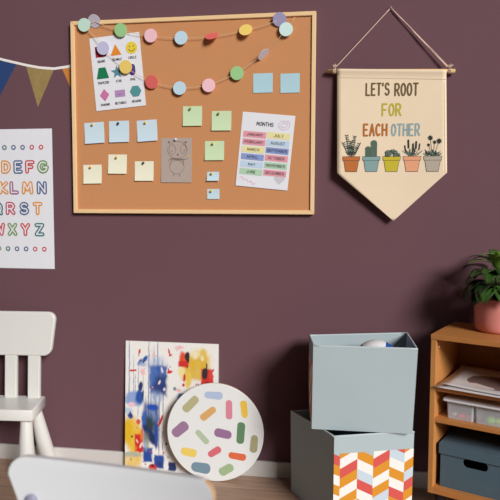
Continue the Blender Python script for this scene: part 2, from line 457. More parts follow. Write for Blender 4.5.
stroke(bm, [(cx[1] - .009, cz[2] - .003), (cx[1] - .003, cz[2] - .005), (cx[1] + .008, cz[2] - .001)], .001, y - .0003, si['k'], 6)
shp('lilac rectangle')
bm = bmesh.new()
disc2(bm, cx[2], cz[2] + .001, .0205, .0205, y, si['sea'], 6)
shp('sea green hexagon')
bm = bmesh.new()
for j, r_ in enumerate((('SQUARE', 'TRIANGLE', 'CIRCLE'), ('TRAPEZOID', 'STAR', 'OVAL'), ('DIAMOND', 'RECTANGLE', 'HEXAGON'))):
    for i, wd in enumerate(r_):
        L = .0050 * len(wd) + .002
        xx = cx[i] - (.006 if (j == 1 and i == 2) else 0)
        text(bm, wd, xx - L / 2, xx + L / 2, cz[j] - .0425, .0085, .0016, y, 0, .4)
follow(bm, .292, .002); obj('printed_words', bm, M_black, t, label='small black shape names')

# ---- months sheet
t = thing('months_sheet', 'white sheet listing the months on coloured strips at right of the cork board', 'poster', (.306, CY, 1.3245), (0, math.radians(5.7), 0))
obj('sheet', sheet_bm(.208, .291, .003), M_paper, t)
MC = {'p': (232, 158, 170), 'y': (236, 226, 164), 'l': (196, 216, 236), 'b': (140, 158, 208), 'g': (180, 212, 182)}
mm = [mat('month_' + k, v, .7) for k, v in MC.items()] + [M_black, mat('pink_pen', (226, 120, 150), .7), mat('grey_pen', (206, 202, 208), .7), mat('lilac_pen', (206, 150, 190), .7)]
mi = {k: i for i, k in enumerate(MC)}; mi.update(k=5, r=6, s=7, v=8)
bm = bmesh.new(); bw = bmesh.new()
LFT = [('JANUARY', 'p'), ('FEBRUARY', 'p'), ('MARCH', 'y'), ('APRIL', 'b'), ('MAY', 'l'), ('JUNE', 'g')]
RGT = [('JULY', 'y'), ('AUGUST', 'l'), ('SEPTEMBER', 'b'), ('OCTOBER', 'p'), ('NOVEMBER', 'g'), ('DECEMBER', 'p')]
for j in range(6):
    for cxx, (wd, c) in ((-.048, LFT[j]), (.047, RGT[j])):
        zc = .060 - j * .0292 + (.0 if cxx < 0 else .003)
        hw = .0455
        poly(bm, [(cxx - hw, zc - .0118), (cxx + hw, zc - .0122), (cxx + hw, zc + .0122), (cxx - hw, zc + .0118)], y, mi[c])
        L = min(.0092 * len(wd), .078)
        text(bw, wd, cxx - L / 2, cxx + L / 2, zc - .005, .0098, .0017, y - .0004, 0, .4)
text(bw, 'MONTHS', -.044, .022, .097, .014, .0021, y - .0004, 0, .4)
sp = [(.062 + (.005 + .0175 * k / 34) * math.cos(k * .40) * 1.15, .107 + (.005 + .0175 * k / 34) * math.sin(k * .40)) for k in range(35)]
stroke(bm, sp, .0011, y, mi['v'], 6)
zz = [(-.092 + .0095 * k, -.114 - .0035 * k + (.010 if k % 2 else 0)) for k in range(8)]
stroke(bm, zz, .0014, y, mi['r'], 6)
poly(bm, [(.068, -.126), (.047, -.104), (.05, -.094), (.059, -.092), (.068, -.099), (.078, -.092), (.087, -.095), (.089, -.104)], y, mi['s'])
follow(bm, .291, .003); follow(bw, .291, .003); obj('printed_strips', bm, mm, t, label='pastel month strips with doodles')
obj('printed_words', bw, M_black, t, label='handwritten black month names')

# ------------------------------------------------------------------ garlands of paper discs
DC = {'mint': (190, 226, 206), 'grey': (206, 198, 212), 'green': (146, 204, 128), 'pink': (246, 190, 200), 'sky': (186, 216, 232), 'red': (226, 82, 76), 'yellow': (238, 200, 88), 'purple': (162, 156, 200), 'lavender': (192, 188, 222), 'pale': (206, 236, 228)}
DL = {'mint': 'pale mint', 'grey': 'pale grey lilac', 'green': 'grass green', 'pink': 'pastel pink', 'sky': 'light sky blue', 'red': 'coral red', 'yellow': 'warm yellow', 'purple': 'dusty purple', 'lavender': 'lavender', 'pale': 'whitish mint'}
def garland(label, string, discs):
    x0, z0 = string[0]
    t = thing('paper_garland', label, 'garland', (x0, -.0275, z0), group=None)
    pts = []
    for (xa, za), (xb, zb) in zip(string, string[1:]):
        for k in range(4):
            f = k / 4; pts.append((xa + (xb - xa) * f - x0, 0, za + (zb - za) * f - z0 - .0025 * math.sin(PI * f)))
    pts.append((string[-1][0] - x0, 0, string[-1][1] - z0))
    bm = bmesh.new(); tube(bm, pts, .0009, 6)
    obj('string', bm, mat('string', (226, 200, 160), .8), t)
    for x, z, c, rx, rz, yy in discs:
        bm = bmesh.new()
        lathe(bm, [(0, -.0006), (.0262, -.0006), (.0265, 0), (.0262, .0006), (0, .0006)], 36)
        for f in bm.faces: f.smooth = False
        E = Matrix.Rotation(math.radians(rz), 4, 'Y') @ Matrix.Rotation(math.radians(rx), 4, 'X') @ Matrix.Rotation(PI / 2, 4, 'X')
        bmesh.ops.transform(bm, matrix=E, verts=bm.verts[:])
        bmesh.ops.recalc_face_normals(bm, faces=bm.faces[:])
        obj('paper_disc', bm, mat('disc_' + c, tuple(v + (255 - v) * .14 for v in DC[c]), .8), t, loc=(x - x0, yy, z - z0), label=DL[c] + ' paper disc')
garland('upper string of small pastel paper discs draped along the top of the cork board',
        [(-.431, 1.834), (-.388, 1.846), (-.277, 1.809), (-.153, 1.782), (-.029, 1.769), (.095, 1.771), (.229, 1.79), (.361, 1.822)],
        [(-.431, 1.834, 'mint', 4, 0, -.002), (-.388, 1.848, 'grey', 24, 8, .000), (-.277, 1.808, 'green', 8, 0, -.002), (-.153, 1.782, 'pink', 4, 0, -.002),
         (-.029, 1.769, 'sky', 0, 0, -.002), (.095, 1.772, 'red', -48, -8, -.002), (.229, 1.79, 'yellow', -26, -6, -.002), (.361, 1.824, 'purple', 20, 0, -.002)])
garland('lower swag of pastel paper discs sagging across the shapes sheet and cork',
        [(-.425, 1.828), (-.385, 1.785), (-.352, 1.74), (-.258, 1.661), (-.151, 1.601), (-.036, 1.574), (.082, 1.583), (.195, 1.626), (.301, 1.696), (.386, 1.785), (.42, 1.831)],
        [(-.352, 1.74, 'lavender', 4, 0, -.002), (-.258, 1.663, 'yellow', 4, 0, -.002), (-.151, 1.601, 'red', 10, 10, -.002), (-.036, 1.574, 'sky', 0, 0, -.002),
         (.082, 1.582, 'pink', 0, 0, -.002), (.195, 1.626, 'green', 4, 0, -.002), (.300, 1.694, 'grey', 72, -42, -.002), (.386, 1.786, 'pale', 0, 0, -.003)])

# ------------------------------------------------------------------ wall banner
t = thing('wall_banner', 'cream pointed cloth banner with motto and potted plants hanging from a dowel', 'banner', (.785, 0, 1.62))
ox, oz = .785, 1.62
def L(*pts): return [(x - ox, z - oz) for x, z in pts]
BY = -.021
bm = bmesh.new(); tube(bm, [(.546 - ox, BY + .002, 1.6262 - oz), (1.018 - ox, BY + .002, 1.6135 - oz)], .0075, 14)
obj('dowel', bm, mat('pine_dowel', (222, 184, 122), .5, .1, 10), t, label='round pine dowel')
# cloth as a grid, slightly wavy, hanging a little off the wall
bm = bmesh.new(); nu, nv = 24, 40; grid = []
def cloth_y(u, v): return BY - .0085 * math.exp(-(v / .035) ** 2) - .010 * v - .0035 * math.sin(u * 5.2 + 1.0) * v - .004 * max(0, .12 - u) * 8 * v
def edge_x(z):
    f = (1.634 - z) / .40
    return .582 + .006 * f, .986 + .011 * f
def cloth_pt(u, v):
    # v 0 at top, 1 at the tip
    zl = 1.632 - v * .397; zr = 1.616 - v * .379
    a = (.582 + .006 * v, zl); b = (.986 + .011 * v, zr)
    return (a[0] + (b[0] - a[0]) * u, a[1] + (b[1] - a[1]) * u)
for j in range(nv + 1):
    v = j / nv; row = []
    for i in range(nu + 1):
        u = i / nu; x, z = cloth_pt(u, v)
        row.append(bm.verts.new((x - ox, cloth_y(u, v), z - oz)))
    grid.append(row)
tipx, tipz = .804, 1.054; tn = 14
ut = (tipx - .588) / (.997 - .588)
for j in range(1, tn + 1):
    f = j / tn; row = []
    for i in range(nu + 1):
        u = i / nu; x, z = cloth_pt(u, 1)
        x2 = x + (tipx - x) * f; z2 = z + (tipz - z) * f
        row.append(bm.verts.new((x2 - ox, cloth_y(u + (ut - u) * f, 1 + .3 * f * 0), z2 - oz)))
    grid.append(row)
for A, B in zip(grid, grid[1:]):
    for i in range(nu):
        f = bm.faces.new((A[i], B[i], B[i + 1], A[i + 1])); f.smooth = True
bmesh.ops.remove_doubles(bm, verts=bm.verts[:], dist=1e-5)
bmesh.ops.recalc_face_normals(bm, faces=bm.faces[:])
CLOTH = mat('cream_canvas', (240, 218, 188), .9, .05, 6, .25, 500, .1)
cl = obj('cloth', bm, CLOTH, t)
md = cl.modifiers.new('thick', 'SOLIDIFY'); md.thickness = .0012; md.offset = 0
def on_cloth(bm, off):
    """lay a flat print on the waving cloth"""
    for v in bm.verts:
        x, z = v.co.x + ox, v.co.z + oz
        u = (x - .585) / .408; w = min(1, max(0, (1.625 - z) / .388))
        v.co.y = cloth_y(u, w) - off + v.co.y
bm = bmesh.new()
for a, b in (((.585, 1.600), (.985, 1.583)),):
    n = 30
    stroke(bm, L(*[(a[0] + (b[0] - a[0]) * k / n, a[1] + (b[1] - a[1]) * k / n) for k in range(n + 1)]), .0016, 0, 0, 0)
for off in (.007,):
    n = 24
    stroke(bm, L(*[(.582 + off + .006 * k / n, 1.59 - .355 * k / n) for k in range(n + 1)]), .0012, 0, 0, 0)
    stroke(bm, L(*[(.986 - off + .011 * k / n, 1.575 - .34 * k / n) for k in range(n + 1)]), .0012, 0, 0, 0)
on_cloth(bm, .0012)
obj('hem_stitching', bm, mat('hem_thread', (206, 180, 146), .9), t, label='sewn hem lines')
inkm = [mat('ink_brown', (112, 92, 60), .9), mat('ink_mustard', (190, 176, 52), .9), mat('ink_rust', (182, 110, 52), .9), mat('ink_greyblue', (146, 170, 172), .9)]
def word(s, x0, x1, z, h, k, lab, sw=.0064):
    bm = bmesh.new()
    text(bm, s, x0 - ox, x1 - ox, z - oz, h, sw, 0, 0, .52)
    on_cloth(bm, .0014)
    obj('motto_word', bm, inkm[k], t, label=lab)
word("LET'S", .6935, .778, 1.5305, .0435, 0, 'brown capital lettering'); word('ROOT', .801, .884, 1.5275, .0435, 0, 'brown capital lettering')
word('FOR', .755, .823, 1.453, .043, 1, 'mustard capital lettering')
word('EACH', .6865, .772, 1.3785, .042, 2, 'rust capital lettering', .0074); word('OTHER', .791, .893, 1.3775, .042, 3, 'grey blue capital lettering')
# printed plants
inks = [mat('pot_terracotta', (192, 112, 58), .9), mat('pot_teal', (134, 164, 162), .9), mat('pot_mustard', (200, 182, 54), .9), mat('pot_peach', (232, 164, 126), .9), mat('pot_greige', (184, 172, 154), .9),
        mat('ink_dark', (58, 62, 58), .9), mat('ink_sage', (112, 132, 120), .9), mat('ink_cactus', (98, 122, 106), .9)]
random.seed(3)
def lf(x, z, a, ln, wd, k, yy=-.0006):
    c, s = math.cos(a), math.sin(a)
    pts = [(0, 0), (.3, .5), (.65, .42), (1, 0), (.65, -.42), (.3, -.5)]
    poly(bm, L(*[(x + (p * c * ln - q * s * wd), z + (p * s * ln + q * c * wd)) for p, q in pts]), yy, k)
for k in range(5):
    bm = bmesh.new()
    px_ = .641 + k * .0757; zb, zr, zt = 1.2415, 1.284, 1.299
    poly(bm, L((px_ - .0215, zb), (px_ + .0215, zb), (px_ + .0285, zr), (px_ - .0285, zr)), -.0004, k)
    poly(bm, L((px_ - .032, zr), (px_ + .032, zr), (px_ + .033, zt), (px_ - .033, zt)), -.0005, k)
    stroke(bm, L((px_ - .0285, zr), (px_ - .0215, zb), (px_ + .0215, zb), (px_ + .0285, zr)), .0013, -.0007, 5, 6)
    stroke(bm, L((px_ - .032, zr), (px_ + .032, zr), (px_ + .033, zt), (px_ - .033, zt), (px_ - .032, zr)), .0013, -.0007, 5, 6)
    if k == 0:
        for dx, dz, n in ((-.018, .078, 10), (.012, .074, 10), (.03, .047, 7), (-.002, .056, 8), (-.03, .05, 7), (.022, .034, 5), (-.012, .04, 6), (.005, .036, 6)):
            stroke(bm, L((px_ + dx * .3, zt), (px_ + dx * .8, zt + dz * .6), (px_ + dx, zt + dz)), .0013, -.0006, 5, 0)
            for q in range(1, n + 1):
                f = q / n; xx = px_ + dx * (.3 + .7 * f); zz_ = zt + dz * f
                for sgn in (1, -1): lf(xx, zz_, math.radians(90 - sgn * 50 + random.uniform(-12, 12)), .0095, .0040, 5 if q % 3 else 6)
    elif k == 1:
        for (x0, w_, h_) in ((-.013, .0105, .038), (.0085, .0115, .061)):
            poly(bm, L(*[(px_ + x0 + a, zt + b) for a, b in rrect(-w_, w_, -.001, h_, w_ * .98, rs=(.001, .001, w_ * .98, w_ * .98))]), -.0005, 7)
            for q in (-.6, -.2, .2, .6): stroke(bm, L((px_ + x0 + q * w_, zt), (px_ + x0 + q * w_, zt + h_ - w_ * .4)), .001, -.0008, 5, 0)
            stroke(bm, L(*[(px_ + x0 + a, zt + b) for a, b in rrect(-w_, w_, 0, h_, w_ * .98, rs=(.001, .001, w_ * .98, w_ * .98))]), .0012, -.0008, 5, 0)
    elif k == 2:
        for q in range(44):
            a = random.uniform(8, 172); rr = random.uniform(.35, 1)
            xx = px_ + .028 * rr * math.cos(math.radians(a)); zz_ = zt + .024 * rr * math.sin(math.radians(a))
            disc2(bm, xx - ox, zz_ - oz, .0058, .0048, -.0006 - q * 3e-5, 5, 10, rot=random.uniform(0, 3)); disc2(bm, xx + .0008 - ox, zz_ + .0006 - oz, .0042, .0032, -.00062 - q * 3e-5, 6, 10)
    elif k == 3:
        for dx, dz in ((-.014, .060), (.003, .046), (.014, .054), (-.026, .04), (.026, .046)):
            stroke(bm, L((px_ + dx * .4, zt), (px_ + dx, zt + dz * .7)), .0014, -.0006, 5, 0)
            stroke(bm, L((px_ + dx * .96, zt + dz * .55), (px_ + dx * 1.05, zt + dz)), .0068 if abs(dx) < .02 else .005, -.0008, 5, 8)
        for q in range(15):
            a = random.uniform(25, 155); lf(px_ + random.uniform(-.02, .02), zt, math.radians(a), random.uniform(.02, .045), .004, 5 if q % 3 else 6)
    else:
        for dx, dz, r_ in ((-.010, .068, .0115), (.022, .056, .0115), (.006, .052, .008), (-.016, .042, .007)):
            stroke(bm, L((px_ + dx * .2, zt), (px_ + dx, zt + dz)), .0013, -.0006, 5, 0)
            for q in range(9): lf(px_ + dx, zt + dz, math.radians(q * 40), r_, r_ * .4, 5)
        for q in range(18):
            a = random.uniform(20, 160); lf(px_ + random.uniform(-.018, .018), zt, math.radians(a), random.uniform(.018, .036), .006, 5 if q % 2 else 6)
    on_cloth(bm, .0012)
    obj('printed_plant', bm, inks, t, label=('sprigs in a terracotta pot', 'cactus in a teal pot', 'succulent in a mustard pot', 'bulrushes in a peach pot', 'flowers in a greige pot')[k])
bm = bmesh.new()
pk = (.78, -.006, 1.857)
for ex, ez in ((.572, 1.634), (.998, 1.622)):
    for d in (-.0014, .0014):
        n = 12
        tube(bm, [(pk[0] + (ex + d - pk[0]) * k / n - ox, pk[1] + (BY + .002 - pk[1]) * k / n + d * .6 * math.sin(k * 1.3), pk[2] + (ez + d - pk[2]) * k / n - oz) for k in range(n + 1)], .0019, 6)
    for q in (-.004, .0, .004):
        tube(bm, [(ex + q - ox + .0098 * math.cos(a), BY + .002 + .0098 * math.sin(a), ez - .0075 - oz + .0098 * .0 + q * .2) if False else (ex + q - ox, BY + .002 + .0088 * math.cos(a), ez - .0085 - oz + .0088 * math.sin(a)) for a in [2 * PI * k / 14 for k in range(14)]], .0019, 6, closed=True)
    for dx, dz in ((.011, .012), (-.006, .013), (.004, .016)):
        tube(bm, [(ex - ox, BY - .006, ez - oz), (ex + dx * .5 - ox, BY - .009, ez + dz * .7 - oz), (ex + dx - ox, BY - .01, ez + dz - oz)], [.0022, .002, .001], 6)
obj('cord', bm, mat('cotton_cord', (226, 196, 176), .9), t, label='knotted cotton hanging cord')
bm = bmesh.new(); lathe(bm, [(0, 0), (.0022, 0), (.0022, .009), (.0042, .009), (.0042, .0105), (0, .011)], 12, Matrix.Translation((.78 - ox, 0, 1.857 - oz)) @ Matrix.Rotation(PI / 2, 4, 'X'))
obj('nail', bm, mat('nail_steel', (150, 140, 140), .4), t)

# ------------------------------------------------------------------ abstract canvas leaning on the wall
CW, CH = .396, .543
import numpy as np
def paint_pixels(X, Z):
    """colour of the paint at canvas points (numpy): a stack of soft, ragged brush blots"""
    rng = np.random.RandomState(4)
    def vnoise(x, z):
        xi, zi = np.floor(x).astype(int), np.floor(z).astype(int); fx, fz = x - xi, z - zi
        fx = fx * fx * (3 - 2 * fx); fz = fz * fz * (3 - 2 * fz)
        T = vnoise.T; g = lambda a, b: T[a % 256, b % 256]
        return (g(xi, zi) * (1 - fx) + g(xi + 1, zi) * fx) * (1 - fz) + (g(xi, zi + 1) * (1 - fx) + g(xi + 1, zi + 1) * fx) * fz
    vnoise.T = rng.rand(256, 256)
    def fbm(x, z, s): return sum(vnoise(x * s * 2 ** o + 17 * o, z * s * 2 ** o + 5 * o) / 2 ** (o + 1) for o in range(4)) / .9375 - .5
    n1, n2 = fbm(X, Z, 45), fbm(X + 9, Z + 3, 45); st = fbm(X, Z * .12, 130) + .5
    def tolin(c): return np.array(lin(*c)[:3])
    C = np.ones(X.shape + (3,)) * tolin((240, 237, 232))
    def blob(x, y, rx, ry, rgb, soft=.35, rot=0, boxy=False, op=1.0, fine=False, streak=.0):
        nonlocal C
        cx_ = (x - 126) / 92.8 * CW - CW / 2; cz_ = CH - (y - 340) / 125.5 * CH
        a = .004 if fine else min(.011, .0025 * min(rx, ry) + .003)
        dx, dz = X + n1 * a - cx_, Z + n2 * a - cz_
        t_ = math.radians(-rot); u, v = dx * math.cos(t_) + dz * math.sin(t_), -dx * math.sin(t_) + dz * math.cos(t_)
        u, v = u / (rx * .00427), v / (ry * .00441)
        d = np.maximum(abs(u), abs(v)) if boxy else np.hypot(u, v)
        m_ = np.clip((1 + soft - d) / (2 * soft), 0, 1); m_ = m_ * m_ * (3 - 2 * m_) * op
        if streak: m_ = m_ * (1 - streak * np.clip((.62 - st) / .27, 0, 1))
        C = C * (1 - m_[..., None]) + tolin(rgb) * m_[..., None]
    navy, blue, pale, yel, red, dark = (34, 52, 108), (40, 84, 164), (150, 172, 212), (228, 182, 34), (210, 44, 38), (38, 40, 50)
    blob(196, 450, 24, 12, (222, 214, 204), .5)
    for lx, y0, y1, w in ((129.8, 341, 400, .45), (149.6, 341, 425, .5), (158.6, 341, 366, .5), (134.3, 357, 395, .35), (152, 388, 412, .5), (157, 388, 410, .5), (160.5, 390, 448, .45), (164.5, 384, 448, .4), (139, 365, 412, .3), (144, 374, 400, .3), (147, 395, 420, .35), (155, 345, 365, .3), (136, 374, 400, .3)):
        blob(lx, (y0 + y1) / 2, w, (y1 - y0) / 2, (104, 122, 160), .3, 0, True, .85, True)
    blob(158, 362, 9, 7, pale, .6, streak=.5, op=.8)
    blob(159, 376.5, 8.4, 13.5, blue, .16, 0, True, 1, streak=.12); blob(161, 382, 6.5, 9, navy, .45, 0, True, .8); blob(154, 372, 3, 9, (74, 118, 190), .5, op=.7); blob(157, 394, 6, 6, pale, .6, streak=.6)
    blob(160.5, 379, 1.1, 2.2, (230, 214, 218), .3, 20, False, 1, True); blob(163, 367, 1.0, 3, (214, 218, 232), .3, -15, False, 1, True); blob(165.5, 385.5, 1.2, 1.8, (226, 206, 216), .3, 10, False, 1, True)
    blob(133.7, 368.6, 3.4, .9, red, .25, 0, True, 1, True); blob(140, 350, 1.0, 2.8, red, .3, 12); blob(170, 349, .9, 3.4, red, .3, -14); blob(171.5, 352.5, 1.8, 1, red, .3, -20); blob(171, 368.5, 3, 1.5, red, .35, -15); blob(169.5, 366.5, .8, 1.6, red, .35)
    blob(143.5, 369.5, 2.6, 3, (240, 176, 180), .5, op=.8); blob(154, 353, 1.8, 2, (240, 186, 196), .5, op=.8); blob(180, 345, 4.4, 1.6, (240, 176, 180), .5, op=.8)
    blob(141.3, 384, 2.2, 4.6, navy, .25, 12); blob(146, 357, 2.0, 3.2, blue, .35, 35); blob(141, 360, 1.8, 3.4, blue, .4, 30); blob(143, 362, 4, 2.4, pale, .5, op=.8); blob(144.5, 359.5, .8, 2, navy, .3, 30)
    blob(135, 396, 9.5, 7.5, (138, 162, 212), .22, op=.95); blob(140, 393.5, 4, 6.5, blue, .25); blob(144, 392, 1, 5, navy, .4); blob(132.5, 401.5, 4, 2.6, (240, 200, 212), .35); blob(127.5, 408, 6, 3, (176, 200, 222), .5, op=.85)
    blob(134.5, 432, 9, 19, (234, 188, 36), .3, -8, False, 1, streak=.12); blob(131, 413, 3, 2.2, blue, .3, 25); blob(131.5, 411.5, 1, 3, navy, .3, -20)
    blob(129, 428, 4, 12, yel, .35); blob(140.2, 438.5, 4.2, 8.6, red, .16, 0, True); blob(143, 430, 1.8, 6, (234, 126, 44), .4); blob(139.5, 418, 1.9, 2.4, (224, 84, 66), .3); blob(142.6, 440.5, 1, 3.2, (240, 214, 206), .3, 25, False, 1, True); blob(138.4, 437, .9, 2.2, (240, 190, 180), .3, -25, False, 1, True); blob(137, 444, 1.4, 2, (236, 120, 40), .4)
    blob(133, 433, 1.1, 1.1, dark, .3, fine=True)
    blob(152.5, 418, 7.5, 18, (46, 76, 142), .25, 0, True, .97, streak=.18); blob(145.5, 416, 3, 10, (54, 96, 172), .4); blob(153.8, 403.5, 5.4, 3, (30, 78, 178), .25); blob(153.5, 412, 4, 5, (120, 150, 200), .6, op=.6)
    blob(151, 421, 4.4, 9, (40, 62, 62), .5, op=.95); blob(152, 431, 13, 3.4, (30, 46, 96), .3, 55); blob(158, 431, 1.8, 12, (36, 74, 152), .3)
    blob(133.5, 450.5, 9.5, 3, (172, 180, 160), .35, op=.92); blob(133, 460, 9.5, 7.5, (234, 192, 78), .3, 0, True, .95, streak=.3)
    blob(149, 449.5, 4.8, 7, (36, 74, 158), .2, 0, True); blob(148, 437, 2.6, 8, (124, 132, 92), .5, op=.7); blob(147, 441, 1.6, 5, pale, .5, op=.6)
    blob(160.5, 455.5, 5, 6.4, (40, 76, 158), .16, 0, True); blob(161.5, 458, 3, 3, navy, .5, op=.7); blob(154.5, 462, 4.4, 3.6, red, .2); blob(154, 460, 1.6, 1.1, dark, .4)
    blob(162, 415.5, 1.2, 6, red, .25, 22); blob(174, 459.5, 3.4, 4.4, navy, .2, 0, True); blob(168, 438, .9, 1.2, dark, .3, fine=True); blob(147, 459, .7, .7, dark, .3, fine=True)
    blob(200, 355, 12, 9, (240, 216, 146), .45, op=.9, streak=.3); blob(196, 364, 13, 11, (222, 178, 34), .25, 0, True, .96, streak=.08); blob(189.5, 375, 3.6, 8, (234, 200, 80), .45, op=.95); blob(182.5, 368, 3.4, 5, (242, 222, 156), .5); blob(204, 351, 3.4, 6, (226, 188, 60), .5, op=.85)
    blob(196, 352, 2.4, 3, (246, 232, 190), .5, op=.8); blob(203, 354.5, 1.6, 2.6, (246, 234, 196), .5, op=.8)
    blob(185, 356, 4.4, 6.5, (226, 78, 40), .3, 10, True); blob(184.5, 360.2, 5, 2.6, red, .2, 0, True); blob(188.4, 353.5, 2.2, 5, dark, .22)
    blob(208, 374.5, 5.8, 10.5, red, .16, 0, True); blob(205.6, 368.2, 2.6, 5.4, dark, .22, 5); blob(208, 379.5, 2.4, 3.4, dark, .28); blob(207.2, 361.5, .7, 3.4, dark, .3, fine=True); blob(211, 370, 1.6, 4, (226, 70, 56), .5)
    blob(185.2, 373.5, 1.1, 3.8, red, .3); blob(184.8, 380.5, 1.2, 1.4, red, .3); blob(175.8, 384.5, 1.6, 1.9, (112, 136, 146), .4); blob(180, 386, 2.6, 1.8, (240, 184, 186), .4); blob(199.5, 381, 1, 2.8, (80, 104, 116), .4)
    blob(183, 392.5, 5, 3.6, (58, 96, 154), .3); blob(186, 391, 2.2, 1.8, dark, .4); blob(180.5, 396, 2.2, 1.8, (226, 154, 76), .4)
    for _ in range(46):
        sx_, sy_ = 128 + 88 * rng.rand(), 343 + 118 * rng.rand(); r0 = .25 + .55 * rng.rand() ** 2
        blob(sx_, sy_, r0, r0 * (1 + rng.rand()), (red, navy, blue, (236, 170, 182), red, dark)[rng.randint(6)], .4, fine=True)
    return C
def canvas_bm(nx=190, nz=260):
    bm = bmesh.new(); box(bm, -CW / 2, CW / 2, .0006, .016, 0, CH)
    lay = bm.loops.layers.float_color.new('paint')
    xs_, zs_ = np.linspace(-CW / 2, CW / 2, nx + 1), np.linspace(0, CH, nz + 1)
    C = paint_pixels(*np.meshgrid(xs_, zs_))
    G = [[bm.verts.new((x, 0, z)) for x in xs_] for z in zs_]
    side = lin(205, 198, 190)
    for f in bm.faces:
        for l in f.loops: l[lay] = side
    ids = {}
    for j in range(nz):
        for i in range(nx):
            f = bm.faces.new((G[j][i], G[j][i + 1], G[j + 1][i + 1], G[j + 1][i]))
            for l, (jj, ii) in zip(f.loops, ((j, i), (j, i + 1), (j + 1, i + 1), (j + 1, i))):
                l[lay] = (*C[jj, ii], 1)
    return bm
def canvas_mat():
    m = bpy.data.materials.new('abstract_paint'); m.use_nodes = True
    nt = m.node_tree; b = nt.nodes['Principled BSDF']; b.inputs['Roughness'].default_value = .6
    at = nt.nodes.new('ShaderNodeAttribute'); at.attribute_name = 'paint'
    nz = nt.nodes.new('ShaderNodeTexNoise'); nz.inputs['Scale'].default_value = 90
    tc = nt.nodes.new('ShaderNodeTexCoord'); nt.links.new(tc.outputs['Object'], nz.inputs['Vector'])
    mr = nt.nodes.new('ShaderNodeMapRange'); mr.inputs[3].default_value = .94; mr.inputs[4].default_value = 1.06; nt.links.new(nz.outputs['Fac'], mr.inputs[0])
    mx = nt.nodes.new('ShaderNodeMix'); mx.data_type = 'RGBA'; mx.blend_type = 'MULTIPLY'; mx.inputs[0].default_value = 1
    nt.links.new(at.outputs['Color'], mx.inputs[6]); nt.links.new(mr.outputs[0], mx.inputs[7]); nt.links.new(mx.outputs[2], b.inputs['Base Color'])
    return m
CM = canvas_mat()
lean = math.atan2(.030, .55)
t = thing('abstract_painting', 'tall abstract canvas splashed blue, yellow and red leaning on the wall', 'painting', (-.0815, -.036, .002), (-lean, 0, 0))
obj('canvas', canvas_bm(), CM, t)
bm = bmesh.new()
for a in ((-CW / 2 + .004, -CW / 2 + .03, .004, CH - .004), (CW / 2 - .03, CW / 2 - .004, .004, CH - .004), (-CW / 2 + .03, CW / 2 - .03, .004, .03), (-CW / 2 + .03, CW / 2 - .03, CH - .03, CH - .004)):
    box(bm, a[0], a[1], .0155, .0175, a[2], a[3])
obj('stretcher_frame', bm, M_wood, t, label='pine stretcher bars behind the canvas')

# ------------------------------------------------------------------ round board
t = thing('round_board', 'round white board with coloured dashes leaning against the abstract canvas', 'picture', (.1145, -.078, .0005), (-math.radians(3.2), 0, 0))
R = .1985
bm = plate([[(R * math.cos(2 * PI * k / 96), R + R * math.sin(2 * PI * k / 96)) for k in range(96)]], .014, .003)
for f in bm.faces:
    c = f.calc_center_median()
    if math.hypot(c.x, c.z - R) > R - .0029 and c.y > -.0035: f.material_index = 1
obj('disc', bm, [mat('round_white', (233, 233, 231), .5, .01), mat('birch_edge', (206, 176, 138), .6)], t)
bm = bmesh.new()
DS = [(226, 102, 75, 30, -4, 'sky'), (130, 142, 82, 34, 47, 'khaki'), (204, 178, 76, 28, 42, 'ochre'), (291, 157, 78, 26, 92, 'rose'), (352, 152, 70, 26, 94, 'gold'),
      (87, 248, 78, 42, 40, 'plum'), (181, 274, 70, 24, -46, 'sage'), (266, 257, 72, 34, -8, 'mauve'), (338, 249, 88, 32, 86, 'forest'), (393, 290, 72, 30, 88, 'moss'),
      (125, 340, 66, 34, -10, 'lemon'), (232, 332, 60, 28, 32, 'red'), (326, 344, 72, 28, -8, 'scarlet'), (176, 401, 80, 42, -8, 'steel'), (281, 401, 64, 36, 32, 'leaf')]
DCOL = {'sky': (170, 188, 218), 'khaki': (176, 170, 122), 'ochre': (218, 160, 88), 'rose': (218, 122, 142), 'gold': (238, 190, 52), 'plum': (146, 106, 140), 'sage': (176, 190, 158), 'mauve': (142, 96, 140), 'forest': (82, 124, 82), 'moss': (158, 152, 112), 'lemon': (238, 202, 84), 'red': (214, 92, 104), 'scarlet': (222, 92, 50), 'steel': (106, 134, 152), 'leaf': (152, 178, 130)}
dm = [mat('dash_' + k, tuple(q + (255 - q) * .10 for q in v), .6) for k, v in DCOL.items()]; di = {k: i for i, k in enumerate(DCOL)}
random.seed(11); sc_ = R / 200
for x, yv, ln, wd, a, c in DS:
    ca, sa = math.cos(math.radians(a)), math.sin(math.radians(a)); pts = []
    for u, v in rrect(-ln / 2, ln / 2, -wd / 2, wd / 2, wd * .36, 10, rs=[wd * random.uniform(.42, .5) for _ in range(4)]):
        v *= 1 + .06 * math.sin(u * .045 + x); v += ln * .02 * math.sin(u * 2.2 / ln + x)
        pts.append(((x - 232 + u * ca - v * sa) * sc_, R + (253 - yv + u * sa + v * ca) * sc_))
    poly(bm, pts, -.0075, di[c])
obj('painted_dashes', bm, dm, t, label='irregular coloured dashes')

